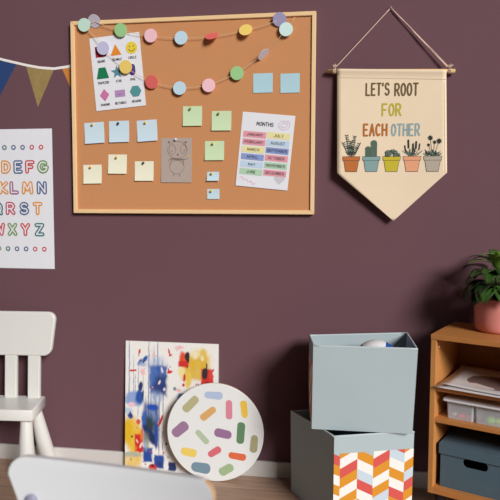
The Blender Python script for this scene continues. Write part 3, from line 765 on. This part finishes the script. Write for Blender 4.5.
# ------------------------------------------------------------------ fabric storage boxes
FAB = mat('blue_grey_fabric', (176, 189, 192), .95, .03, 8, .15, 600, .1)
FABIN = FAB
class Face:
    def __init__(s, b0, b1, t0, t1, bul):
        s.c = [Vector(p) for p in (b0, b1, t0, t1)]; s.bul = bul
        s.n = (s.c[1] - s.c[0]).cross(s.c[2] - s.c[0]).normalized()
    def at(s, u, v, off=0):
        b0, b1, t0, t1 = s.c
        p = b0.lerp(b1, u).lerp(t0.lerp(t1, u), v)
        return p + s.n * (s.bul * math.sin(PI * u) * math.sin(PI * min(1, max(0, v))) + off)
def fabric_box(name, label, bot, top, chev, buls, th=.006):
    """bot/top: corners fl, fr, br, bl counter-clockwise seen from above"""
    base = sum((Vector(p) for p in bot), Vector()) / 4
    t = thing(name, label, 'storage box', base)
    bot = [Vector(p) - base for p in bot]; top = [Vector(p) - base for p in top]
    bm = bmesh.new(); n = 12; faces = []
    for i in range(4):
        j = (i + 1) % 4
        F = Face(bot[i], bot[j], top[i], top[j], buls[i]); faces.append(F)
        G = [[bm.verts.new(F.at(a / n, b / n)) for a in range(n + 1)] for b in range(n + 1)]
        for b in range(n):
            for a in range(n):
                bm.faces.new((G[b][a], G[b][a + 1], G[b + 1][a + 1], G[b + 1][a])).smooth = False
    bm.faces.new([bm.verts.new(p) for p in reversed(bot)])
    bmesh.ops.remove_doubles(bm, verts=bm.verts[:], dist=1e-4)
    body = obj('body', bm, FAB, t)
    md = body.modifiers.new('wall', 'SOLIDIFY'); md.thickness = th; md.offset = -1
    bm = bmesh.new(); rim = []
    for F in faces:
        for a in range(n): rim.append(F.at(a / n, 1, -th * .5))
    tube(bm, rim, th * .62, 8, closed=True)
    obj('rim_binding', bm, mat('rim_fabric', (190, 202, 204), .9, .02), t, label='sewn rim binding')
    for i in chev: chevron(faces[i], t)
    return t
CHC = [mat('chev_white', (240, 236, 230), .9), mat('chev_red', (212, 88, 80), .9), mat('chev_orange', (218, 146, 44), .9), mat('chev_blue', (198, 212, 222), .9)]
def clip(poly_, v0, v1):
    for lim, keep in ((v0, lambda p: p[1] >= v0), (v1, lambda p: p[1] <= v1)):
        out = []
        for i, p in enumerate(poly_):
            q = poly_[i - 1]
            if keep(p) != keep(q):
                f = (lim - q[1]) / (p[1] - q[1]); out.append((q[0] + (p[0] - q[0]) * f, lim))
            if keep(p): out.append(p)
        poly_ = out
        if len(poly_) < 3: return []
    return poly_
def chevron(F, parent):
    Hh = (F.c[2] - F.c[0]).length
    band = .060 / Hh; vtop = 1 - band; vbot = .03
    bm = bmesh.new()
    cols = [(0, .075, -12, 0, ['r', 'o', 'w', 'o', 'w', 'b', 'o', 'r', 'w']), (.075, .29, 38, 23, ['w', 'r', 'o', 'w', 'o', 'b', 'w', 'r', 'o', 'w']),
            (.29, .49, -36, -15, ['o', 'w', 'b', 'r', 'w', 'o', 'w', 'r', 'b', 'w', 'o']), (.49, .695, 36, -10, ['w', 'r', 'o', 'w', 'o', 'b', 'w', 'r', 'o', 'w', 'b']),
            (.695, .886, -32, -56, ['r', 'b', 'w', 'o', 'w', 'r', 'o', 'w', 'b', 'r', 'w', 'o']), (.886, 1.0, 24, 16, ['w', 'o', 'b', 'r', 'o', 'w', 'r', 'b', 'o', 'w'])]
    ci = {'w': 0, 'r': 1, 'o': 2, 'b': 3}; k = .00085 / Hh
    for u0, u1, rise, y0, seq in cols:
        yv = y0; seq = list(seq); 
        if y0 > 0: yv = y0 - 42; seq = ['o'] + seq
        seq = (seq * 3)[:14]
        for c in seq:
            P4 = [(u0, vtop - yv * k), (u0, vtop - (yv + 42) * k), (u1, vtop - (yv + 42 - rise) * k), (u1, vtop - (yv - rise) * k)]
            Q = clip(P4, vbot, vtop)
            if len(Q) >= 3:
                # split along u so that the print follows the bulge
                S = 3
                for s in range(S):
                    a = u0 + (u1 - u0) * s / S; b = u0 + (u1 - u0) * (s + 1) / S
                    R_ = clip([(p[1], p[0]) for p in Q], a, b)
                    if len(R_) >= 3:
                        try: bm.faces.new([bm.verts.new(F.at(p[1], p[0], .0012)) for p in R_]).material_index = ci[c]
                        except ValueError: pass
            yv += 42
    bm.normal_update()
    for f in bm.faces:
        if f.normal.dot(F.n) < 0: f.normal_flip()
    obj('chevron_print', bm, CHC, parent, label='red, orange, white and blue chevron panel')
fabric_box('fabric_storage_box', 'pale blue grey fabric box with chevron front, standing on the floor under another',
           [(.595, -.378, .001), (.868, -.281, .001), (.70, -.04, .001), (.428, -.122, .001)],
           [(.597, -.387, .327), (.872, -.287, .325), (.702, -.034, .325), (.424, -.120, .318)], (0,), (.0, .002, .002, .004))
fabric_box('fabric_storage_box', 'pale blue grey fabric box holding a ball, set crooked on top of another box',
           [(.517, -.331, .3305), (.862, -.325, .3305), (.858, -.055, .3305), (.492, -.066, .3305)],
           [(.519, -.326, .625), (.874, -.324, .627), (.864, -.046, .625), (.489, -.078, .609)], (3,), (.003, .003, .002, .004))
o = obj('folded_blanket', bbox_bm(.55, .82, -.29, -.11, .3385, .456, .02, 4), mat('grey_blanket', (120, 126, 132), .95, .08, 30, .4, 300), None, True)
tag(o, 'grey folded blanket beneath the ball inside the upper box', 'blanket')
bm = bmesh.new(); rb = .085
bmesh.ops.create_uvsphere(bm, u_segments=48, v_segments=32, radius=rb)
bmesh.ops.rotate(bm, cent=(0, 0, 0), matrix=Matrix.Rotation(PI / 2, 3, 'X'), verts=bm.verts[:])
for f in bm.faces:
    c = f.calc_center_median(); a = math.degrees(math.atan2(c.z, c.x)) % 360
    f.smooth = True; f.material_index = 1 if int(((a - 70) % 360) // 60) % 2 else 0
o = obj('ball', bm, [mat('ball_white', (236, 236, 236), .4), mat('ball_blue', (34, 84, 168), .4)], None, True, loc=(.742, -.195, .456 + rb))
tag(o, 'white and blue ball peeking out of the upper fabric box', 'ball')

# ------------------------------------------------------------------ open wooden shelf at right
AX, AY, RZ = .925, -.258, -math.radians(25)
cR, sR = math.cos(RZ), math.sin(RZ)
def SP(w, d, z): return (AX + w * cR - d * sR, AY + w * sR + d * cR, z)
SW, SD = .41, .285
t = thing('bookshelf', 'low open oak shelf unit with three compartments standing in the right corner', 'shelf', (AX, AY, 0), (0, 0, RZ))
OAKX = mat('oak_board', (196, 130, 72), .45, .16, 5, stretch=(3, 26, 26), spec=.3)
OAKZ = mat('oak_upright', (200, 136, 76), .45, .14, 5, stretch=(26, 26, 3), spec=.3)
T = .018
obj('side_panel', bbox_bm(0, T, 0, SD, .098, .6495, .0012), OAKZ, t)
obj('side_panel', bbox_bm(SW - T, SW, 0, SD, .098, .6495, .0012), OAKZ, t)
obj('top_board', bbox_bm(-.001, SW + .001, -.002, SD, .6497, .667, .0012), OAKX, t)
obj('bottom_board', bbox_bm(T, SW - T, .001, SD - .006, .098, .121, .0012), OAKX, t)
obj('shelf_board', bbox_bm(T, SW - T, .003, SD - .006, .468, .484, .0012), OAKX, t)
obj('shelf_board', bbox_bm(T, SW - T, .003, SD - .006, .356, .371, .0012), OAKX, t)
obj('back_panel', bbox_bm(T, SW - T, SD - .006, SD - .001, .11, .6495), mat('oak_back', (150, 98, 52), .6, .1, 6, stretch=(3, 20, 20)), t)
bm = bmesh.new(); lathe(bm, [(0, 0), (.004, 0), (.004, .001), (0, .0015)], 16, Matrix.Translation((T, .035, .618)) @ Matrix.Rotation(PI / 2, 4, 'Y'))
obj('screw_cap', bm, M_white, t, label='small white screw cap')
for w, d in ((.035, .035), (SW - .035, .035), (.035, SD - .035), (SW - .035, SD - .035)):
    bm = bmesh.new()
    lathe(bm, [(0, 0), (.014, 0), (.016, .003), (.017, .07), (.022, .085), (.022, .098), (0, .098)], 20)
    obj('foot', bm, mat('black_plastic', (28, 27, 28), .5), t, loc=(w, d, 0), label='black round foot')

def put(name, label, cat, w, d, z, rz=0, group=None):
    return thing(name, label, cat, SP(w, d, z), (0, 0, RZ + math.radians(rz)), group)
# papers
def paper(w0, d0, ww, dd, z, rz, m, label, curl=0.0, pic=False, rise=0.0, name='paper_sheet'):
    tt = put(name, label, 'paper', w0, d0, z, rz, 'papers on the upper shelf')
    bm = bmesh.new(); n = 10
    G = [[bm.verts.new((ww * i / n, dd * j / n, rise * (j / n) ** 2 + curl * (max(0, 1 - i / 4) + .6 * max(0, 1 - j / 4)) ** 1.5)) for i in range(n + 1)] for j in range(n + 1)]
    for j in range(n):
        for i in range(n): bm.faces.new((G[j][i], G[j][i + 1], G[j + 1][i + 1], G[j + 1][i])).smooth = True
    r = bmesh.ops.extrude_face_region(bm, geom=bm.faces[:])
    bmesh.ops.translate(bm, vec=(0, 0, .0012), verts=[v for v in r['geom'] if isinstance(v, bmesh.types.BMVert)])
    bmesh.ops.recalc_face_normals(bm, faces=bm.faces[:])
    obj('sheet', bm, m, tt)
    if pic:
        def flat(pts, zz, m_, nm):
            bm = bmesh.new(); bm.faces.new([bm.verts.new((p[0], p[1], zz + .02 * (p[1] / .235) ** 2)) for p in pts])
            return bm
        br = [(.085 + .11 * math.cos(a) * (1 + .12 * math.sin(3 * a)), .105 + .075 * math.sin(a) * (1 + .12 * math.cos(2 * a))) for a in [2 * PI * k / 40 for k in range(40)]]
        obj('painted_shape', flat([(p[0] + .08, p[1]) for p in br], .0022, None, ''), mat('brown_wash', (132, 104, 98), .8, .3, 30), tt, label='washy brown painted shape')
        wh = [(.10 + .052 * math.cos(a), .052 + .026 * math.sin(a) - .01 * math.cos(a)) for a in [PI * k / 14 for k in range(15)]] + [(.07, .046), (.10, .038), (.13, .036)]
        obj('painted_shape', flat([(p[0] + .02, p[1] + .0) for p in wh], .0028, None, ''), mat('white_gouache', (222, 206, 200), .8), tt, label='pale arched painted shape')
    return tt
PA = mat('grey_paper', (214, 208, 208), .8, .04, 20); PB2 = mat('buff_paper', (196, 184, 180), .8, .04, 20)
paper(.024, -.008, .34, .25, .4848, -1, PB2, 'buff paper sheet at the bottom of the pile on the upper shelf')
paper(.019, -.014, .33, .24, .4866, -1.5, PA, 'grey white paper jutting furthest left from the pile on the upper shelf')
paper(.042, .002, .32, .24, .4886, 2.5, PB2, 'brownish paper just under the top painted sheet')
paper(.033, .006, .33, .235, .4906, -3, PA, 'top painted paper sheet with brown and white shapes on the pile', .003, True, .02)

# clear divided container
def glassy(name, rgb, mixf, rough=.3):
    m = bpy.data.materials.new(name); m.use_nodes = True; nt = m.node_tree; b = nt.nodes['Principled BSDF']
    b.inputs['Base Color'].default_value = lin(*rgb); b.inputs['Roughness'].default_value = rough
    tr = nt.nodes.new('ShaderNodeBsdfTransparent'); mx = nt.nodes.new('ShaderNodeMixShader'); mx.inputs[0].default_value = mixf
    nt.links.new(tr.outputs[0], mx.inputs[1]); nt.links.new(b.outputs[0], mx.inputs[2])
    nt.links.new(mx.outputs[0], nt.nodes['Material Output'].inputs[0]); return m
CLR = glassy('frosted_plastic', (246, 249, 255), .3); LID = glassy('lid_plastic', (244, 244, 248), .9, .35)
tc_ = put('plastic_container', 'frosted plastic container with two compartments and a white lid on the middle shelf', 'container', .052, .024, .3715)
def tray(x0, x1):
    bm = bmesh.new(); dp, hh = .13, .062
    o0 = rrect(x0, x1, 0, dp, .008, 5); i0 = rrect(x0 + .002, x1 - .002, .002, dp - .002, .0065, 5)
    def ring(pts, z, k=1.0):
        mx_, my_ = (x0 + x1) / 2, dp / 2
        return [bm.verts.new((mx_ + (p[0] - mx_) * k, my_ + (p[1] - my_) * k, z)) for p in pts]
    rs_ = [ring(o0, 0, .94), ring(o0, hh), ring(i0, hh), ring(i0, .002, .94)]
    n = len(o0)
    for A, B in zip(rs_, rs_[1:]):
        for i in range(n): bm.faces.new((A[i], A[(i + 1) % n], B[(i + 1) % n], B[i]))
    bm.faces.new(list(reversed(rs_[0]))); bm.faces.new(rs_[-1])
    bmesh.ops.recalc_face_normals(bm, faces=bm.faces[:]); return bm
obj('compartment', tray(0, .0935), CLR, tc_); obj('compartment', tray(.096, .19), CLR, tc_)
obj('lid', plate([rrect(-.012, .202, -.012, .142, .01, 6)], .007, .002, upright=False), LID, tc_, loc=(.0, 0, .0662), label='milky white lid')
def lump(name, w, d, r, rgb, label, sq=.7):
    bm = bmesh.new(); bmesh.ops.create_icosphere(bm, subdivisions=3, radius=r)
    for v in bm.verts: v.co.z *= sq; v.co += v.co.normalized() * .0012 * math.sin(v.co.x * 700 + v.co.y * 500 + w * 99)
    o = obj(name, bm, mat(name + '_' + label.split()[0], rgb, .5), None, True, loc=SP(.052 + w, .024 + d, .3715 + .0022 + r * sq))
    return tag(o, label, 'toy', 'small pieces inside the plastic container')
lump('modelling_clay_piece', .046, .022, .0125, (236, 62, 84), 'pink lump in the middle of the left container compartment')
lump('modelling_clay_piece', .067, .024, .0105, (230, 80, 90), 'coral lump at right of the left container compartment')
lump('modelling_clay_piece', .025, .028, .011, (196, 226, 210), 'mint lump at left of the left container compartment')
lump('modelling_clay_piece', .143, .0225, .0165, (132, 220, 62), 'lime green lump in the right container compartment')
lump('modelling_clay_piece', .164, .034, .013, (176, 224, 70), 'yellow green lump further right in the container')

# slate lidded box
BOXM = mat('slate_cardboard', (86, 106, 118), .8, .04, 20, spec=.15)
tb = put('lidded_box', 'slate blue cardboard box with lid and slot handle on the bottom shelf', 'storage box', .036, .028, .1212, 0)
bw_, bd_, bh_ = .30, .22, .157
xs = .5
front = plate([rrect(0, bw_, 0, bh_ - .006, .002, 3), rrect(.120 - .042, .120 + .042, .1030 - .0155, .1030 + .0155, .0153, 8)], .004)
bm = front
box(bm, 0, .004, .002, bd_, 0, bh_ - .006); box(bm, bw_ - .004, bw_, .002, bd_, 0, bh_ - .006); box(bm, .004, bw_ - .004, bd_ - .004, bd_, 0, bh_ - .006); box(bm, .004, bw_ - .004, .002, bd_ - .004, 0, .004)
obj('body', bm, BOXM, tb)
bm = bmesh.new(); lo, lh = .005, .037
box(bm, -lo, bw_ + lo, -.002 - lo, bd_ + lo, bh_ - .003, bh_)
box(bm, -lo, bw_ + lo, -.002 - lo, -.002 - lo + .003, bh_ - lh, bh_ - .003); box(bm, -lo, bw_ + lo, bd_ + lo - .003, bd_ + lo, bh_ - lh, bh_ - .003)
box(bm, -lo, -lo + .003, -.004, bd_ + .002, bh_ - lh, bh_ - .003); box(bm, bw_ + lo - .003, bw_ + lo, -.004, bd_ + .002, bh_ - lh, bh_ - .003)
obj('lid', bm, BOXM, tb)

# ------------------------------------------------------------------ potted plant
PX, PY = 1.168, -.160
t = thing('potted_plant', 'leafy green plant in a glossy salmon pink pot on top of the oak shelf', 'plant', (PX, PY, .6672))
bm = bmesh.new(); r = .0825; h = .121
lathe(bm, [(0, 0), (r * .80, 0), (r * .90, .004), (r * .955, .013), (r * .975, .03), (r * .992, .08), (r, h - .004), (r * .99, h), (r * .95, h), (r * .935, h - .006), (r * .92, h - .03), (0, h - .032)], 56)
bmesh.ops.recalc_face_normals(bm, faces=bm.faces[:])
obj('pot', bm, mat('salmon_glaze', (226, 144, 134), .35, .05, 14, spec=.45), t, True)
bm = bmesh.new(); lathe(bm, [(0, h - .03), (r * .9, h - .03), (r * .9, h - .022), (r * .4, h - .016), (0, h - .014)], 30)
bmesh.ops.recalc_face_normals(bm, faces=bm.faces[:])
obj('soil', bm, mat('soil', (44, 34, 28), .95, .3, 90, .5), t, True)
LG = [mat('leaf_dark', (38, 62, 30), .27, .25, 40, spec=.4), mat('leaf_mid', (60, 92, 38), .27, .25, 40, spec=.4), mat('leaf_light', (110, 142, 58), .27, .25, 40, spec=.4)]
STEM = mat('leaf_stem', (80, 108, 50), .6)
random.seed(21)
def leaf(base, azim, elev, ln, wd, droop, m):
    """petiole + blade; base point, direction, length"""
    bm = bmesh.new(); n = 8; rows = []
    d = Vector((math.cos(azim) * math.cos(elev), math.sin(azim) * math.cos(elev), math.sin(elev)))
    side = Vector((-math.sin(azim), math.cos(azim), 0)); p = Vector(base); e = elev
    for i in range(n + 1):
        f = i / n
        w = wd * (math.sin(PI * min(1, f ** .75)) ** .8) * (1 - .15 * f) if 0 < i < n else .0006
        d = Vector((math.cos(azim) * math.cos(e), math.sin(azim) * math.cos(e), math.sin(e)))
        up_ = side.cross(d) * -1
        fold = w * .18
        rows.append([bm.verts.new(p + side * w * .5 - up_ * 0 + up_ * fold * .5), bm.verts.new(p + side * w * .27 + up_ * fold * .12), bm.verts.new(p - up_ * .0), bm.verts.new(p - side * w * .27 + up_ * fold * .12), bm.verts.new(p - side * w * .5 + up_ * fold * .5)])
        p = p + d * ln / n; e -= droop / n
    for A, B in zip(rows, rows[1:]):
        for k in range(4): bm.faces.new((A[k], A[k + 1], B[k + 1], B[k])).smooth = True
    lo = obj('leaf', bm, m, t, True)
    md = lo.modifiers.new('t', 'SOLIDIFY'); md.thickness = .0008
stems = bmesh.new()
# blades: a crown of arching leaves in three tiers, plus hand placed ones on the visible left side
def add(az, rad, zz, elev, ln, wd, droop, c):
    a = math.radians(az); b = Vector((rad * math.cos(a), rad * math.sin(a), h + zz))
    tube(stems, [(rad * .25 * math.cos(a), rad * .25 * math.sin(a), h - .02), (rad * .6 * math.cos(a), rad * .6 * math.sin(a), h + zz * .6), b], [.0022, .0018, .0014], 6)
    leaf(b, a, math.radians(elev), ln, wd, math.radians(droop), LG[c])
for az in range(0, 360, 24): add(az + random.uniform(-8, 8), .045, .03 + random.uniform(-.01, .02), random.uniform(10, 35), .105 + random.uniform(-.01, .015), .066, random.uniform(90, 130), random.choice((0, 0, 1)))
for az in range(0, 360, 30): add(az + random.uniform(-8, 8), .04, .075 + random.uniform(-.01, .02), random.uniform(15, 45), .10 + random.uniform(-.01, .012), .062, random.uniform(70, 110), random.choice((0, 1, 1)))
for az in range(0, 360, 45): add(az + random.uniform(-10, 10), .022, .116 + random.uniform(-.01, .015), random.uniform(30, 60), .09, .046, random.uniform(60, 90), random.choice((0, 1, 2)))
add(190, .028, .122, 24, .098, .042, 62, 2)
add(250, .03, .10, 66, .085, .045, 20, 2)
add(178, .05, .055, 5, .09, .05, 90, 1); add(215, .06, .03, -15, .085, .06, 60, 0); add(240, .05, .09, 15, .09, .06, 80, 1); add(268, .05, .085, 20, .09, .055, 75, 2)
add(262, .055, .05, -10, .10, .06, 60, 1); add(228, .058, .045, -5, .10, .06, 65, 1); add(205, .05, .06, 8, .10, .05, 85, 0)
obj('stems', stems, STEM, t)

# ------------------------------------------------------------------ white children's chair by the wall
t = thing('childrens_chair', 'white plastic childrens chair with slatted back standing against the wall', 'chair', (-.746, -.163, 0), (0, 0, math.radians(5)))
CHW = mat('white_plastic', (222, 220, 214), .32, .01, 10, spec=.4)
# local frame: x across, -y to the front; back edge of the seat at y = +.085
bm = plate([[(-.140, .088), (-.158, -.084), (-.150, -.094), (.150, -.094), (.158, -.084), (.140, .088), (.132, .094), (-.132, .094)][::-1]], .046, .006, upright=False)
obj('seat', bm, CHW, t, loc=(0, 0, .284))
rcl = math.radians(4)
for xx in (-.0985, 0, .0985):
    bm = bbox_bm(xx - .0255, xx + .0255, -.011, .011, .0, .20, .004)
    obj('slat', bm, CHW, t, loc=(0, .072, .30), rot=(-rcl, 0, 0))
out = rrect(-.19, .19, 0, .184, .04, 10, rs=(.034, .034, .036, .036))
out = [(x * (.90 + .115 * z / .184), z) for x, z in out]
bm = plate([out], .026, .006)
obj('backrest', bm, CHW, t, loc=(0, .084, .482), rot=(-rcl, 0, 0))
for sx in (-1, 1):
    for sy, top_, ft in ((-1, (.118, -.056), (.126, -.085)), (1, (.106, .062), (.136, .122))):
        bm = bmesh.new()
        a = Vector((sx * top_[0], top_[1], .264)); b = Vector((sx * ft[0], ft[1], .0))
        tube(bm, [a, a.lerp(b, .04), a.lerp(b, .5), a.lerp(b, .97), b], [.021, .023, .030, .037, .036], 24)
        lz = min(v.co.z for v in bm.verts)
        for v in bm.verts:
            if v.co.z < .0005: v.co.z = .0005
        bmesh.ops.recalc_face_normals(bm, faces=bm.faces[:])
        obj('leg', bm, CHW, t, True, label=None)

# ------------------------------------------------------------------ foreground chair, seen from behind
t = thing('childrens_chair', 'white curved ply backed chair closest to the camera with natural wood edge', 'chair', (.1905, -1.392, 0), (0, 0, -math.radians(6.8)))
FW = mat('white_laminate', (226, 227, 229), .4, .01); PLY = mat('birch_ply_edge', (214, 170, 128), .55, .1, 40); TUBE = mat('grey_lacquer_tube', (150, 150, 174), .4, spec=.5)
bw2, bth = .2135, .017
def bend(x): return -.024 * (x / bw2) ** 2          # the ply back curves round towards the sitter
bm = bmesh.new(); NX, NZ = 44, 10; F_, B_ = [], []
for i in range(NX + 1):
    x = -bw2 * math.cos(PI * i / NX); a = abs(x)
    zl = max(0, .163 - (bw2 - a) / .42)
    zh = .20 - (0 if a < bw2 - .034 else .034 - math.sqrt(max(0, .034 ** 2 - (a - bw2 + .034) ** 2))) - .005 * (1 - (x / bw2) ** 2)
    for lst, yy in ((F_, -bth / 2), (B_, bth / 2)):
        lst.append([bm.verts.new((x, bend(x) + yy, zl + (zh - zl) * k / NZ)) for k in range(NZ + 1)])
for i in range(NX):
    for k in range(NZ):
        bm.faces.new((F_[i][k], F_[i + 1][k], F_[i + 1][k + 1], F_[i][k + 1])).smooth = True
        bm.faces.new((B_[i][k], B_[i][k + 1], B_[i + 1][k + 1], B_[i + 1][k])).smooth = True
    for k in (0, NZ):
        f = bm.faces.new((F_[i][k], F_[i + 1][k], B_[i + 1][k], B_[i][k])); f.material_index = 1 if min(F_[i][k].co.x, 9) > bw2 - .02 or F_[i][k].co.x < -bw2 + .02 or k == 0 else 0
for i in (0, NX):
    for k in range(NZ):
        bm.faces.new((F_[i][k], F_[i][k + 1], B_[i][k + 1], B_[i][k])).material_index = 1
bmesh.ops.recalc_face_normals(bm, faces=bm.faces[:])
br_ = obj('backrest', bm, [FW, PLY], t, loc=(0, 0, .4215), rot=(-math.radians(6), 0, 0))
md = br_.modifiers.new('round', 'BEVEL'); md.width = .003; md.segments = 2; md.limit_method = 'ANGLE'; md.angle_limit = math.radians(50)
bm = plate([rrect(-.18, .18, -.36, -.03, .04, 8)], .016, .004, upright=False)
for f in bm.faces:
    if abs(f.normal.z) < .5: f.material_index = 1
obj('seat', bm, [FW, PLY], t, loc=(0, .0, .352))
for sx in (-1, 1):
    x = sx * .1645; yb = bend(x)
    bm = bmesh.new()
    tube(bm, [(x, .03, .0), (x, .0, .2), (x, -.012, .344), (x, yb + .0205, .44), (x, yb + .030, .540), (x, yb + .031, .55)], [.0105, .0105, .0105, .0105, .0105, .007], 14)
    obj('rear_upright', bm, TUBE, t, True, label='grey lacquered steel tube')
    bm = bmesh.new(); tube(bm, [(x, -.325, .344), (x, -.335, .2), (x, -.345, 0)], .0105, 14)
    obj('leg', bm, TUBE, t, True, label='grey lacquered steel tube')
    bm = bmesh.new(); tube(bm, [(x, -.012, .333), (x, -.327, .333)], .009, 12)
    obj('seat_rail', bm, TUBE, t, True, label='grey lacquered steel tube')
    bm = bmesh.new(); lathe(bm, [(0, 0), (.0125, 0), (.0125, .002), (.009, .005), (0, .006)], 20, Matrix.Rotation(PI / 2, 4, 'X'))
    bmesh.ops.recalc_face_normals(bm, faces=bm.faces[:])
    obj('bolt_cap', bm, TUBE, t, True, loc=(x, yb + .0015, .539), rot=(0, 0, -sx * .3), label='round grey lilac bolt cap')

# ------------------------------------------------------------------ light, camera
w = bpy.data.worlds.new('room'); sc.world = w; w.use_nodes = True
bg = w.node_tree.nodes['Background']; bg.inputs[0].default_value = (.93, .96, 1.0, 1); bg.inputs[1].default_value = .25
l = bpy.data.lights.new('sun', 'SUN'); l.energy = 3.5; l.angle = math.radians(19); l.color = (1, .995, .985)
o = bpy.data.objects.new('sun', l); COL.objects.link(o); o.location = (5, -5, 4.5)
o.rotation_euler = Vector((-4.4, 5.2, -3.1)).to_track_quat('-Z', 'Y').to_euler()

cam = bpy.data.cameras.new('camera'); co = bpy.data.objects.new('camera', cam); COL.objects.link(co)
cam.sensor_width = 36; cam.lens = 633 / 500 * 36; cam.clip_start = .05
yaw, pit, rol = .1538, .0759, .0032
f = Vector((-math.sin(yaw) * math.cos(pit), math.cos(yaw) * math.cos(pit), -math.sin(pit)))
r = Vector((math.cos(yaw), math.sin(yaw), 0)); u = r.cross(f)
r2 = r * math.cos(rol) + u * math.sin(rol); u2 = r2.cross(f)
Mx = Matrix((r2, u2, -f)).transposed().to_4x4(); Mx.translation = (.6332, -2.5084, 1.125)
co.matrix_world = Mx
cam.dof.use_dof = True; cam.dof.focus_distance = 2.45; cam.dof.aperture_fstop = 3.6
sc.camera = co
vs = sc.view_settings; vs.view_transform = 'Standard'; vs.look = 'None'; vs.gamma = 1; vs.exposure = 0; vs.use_curve_mapping = False
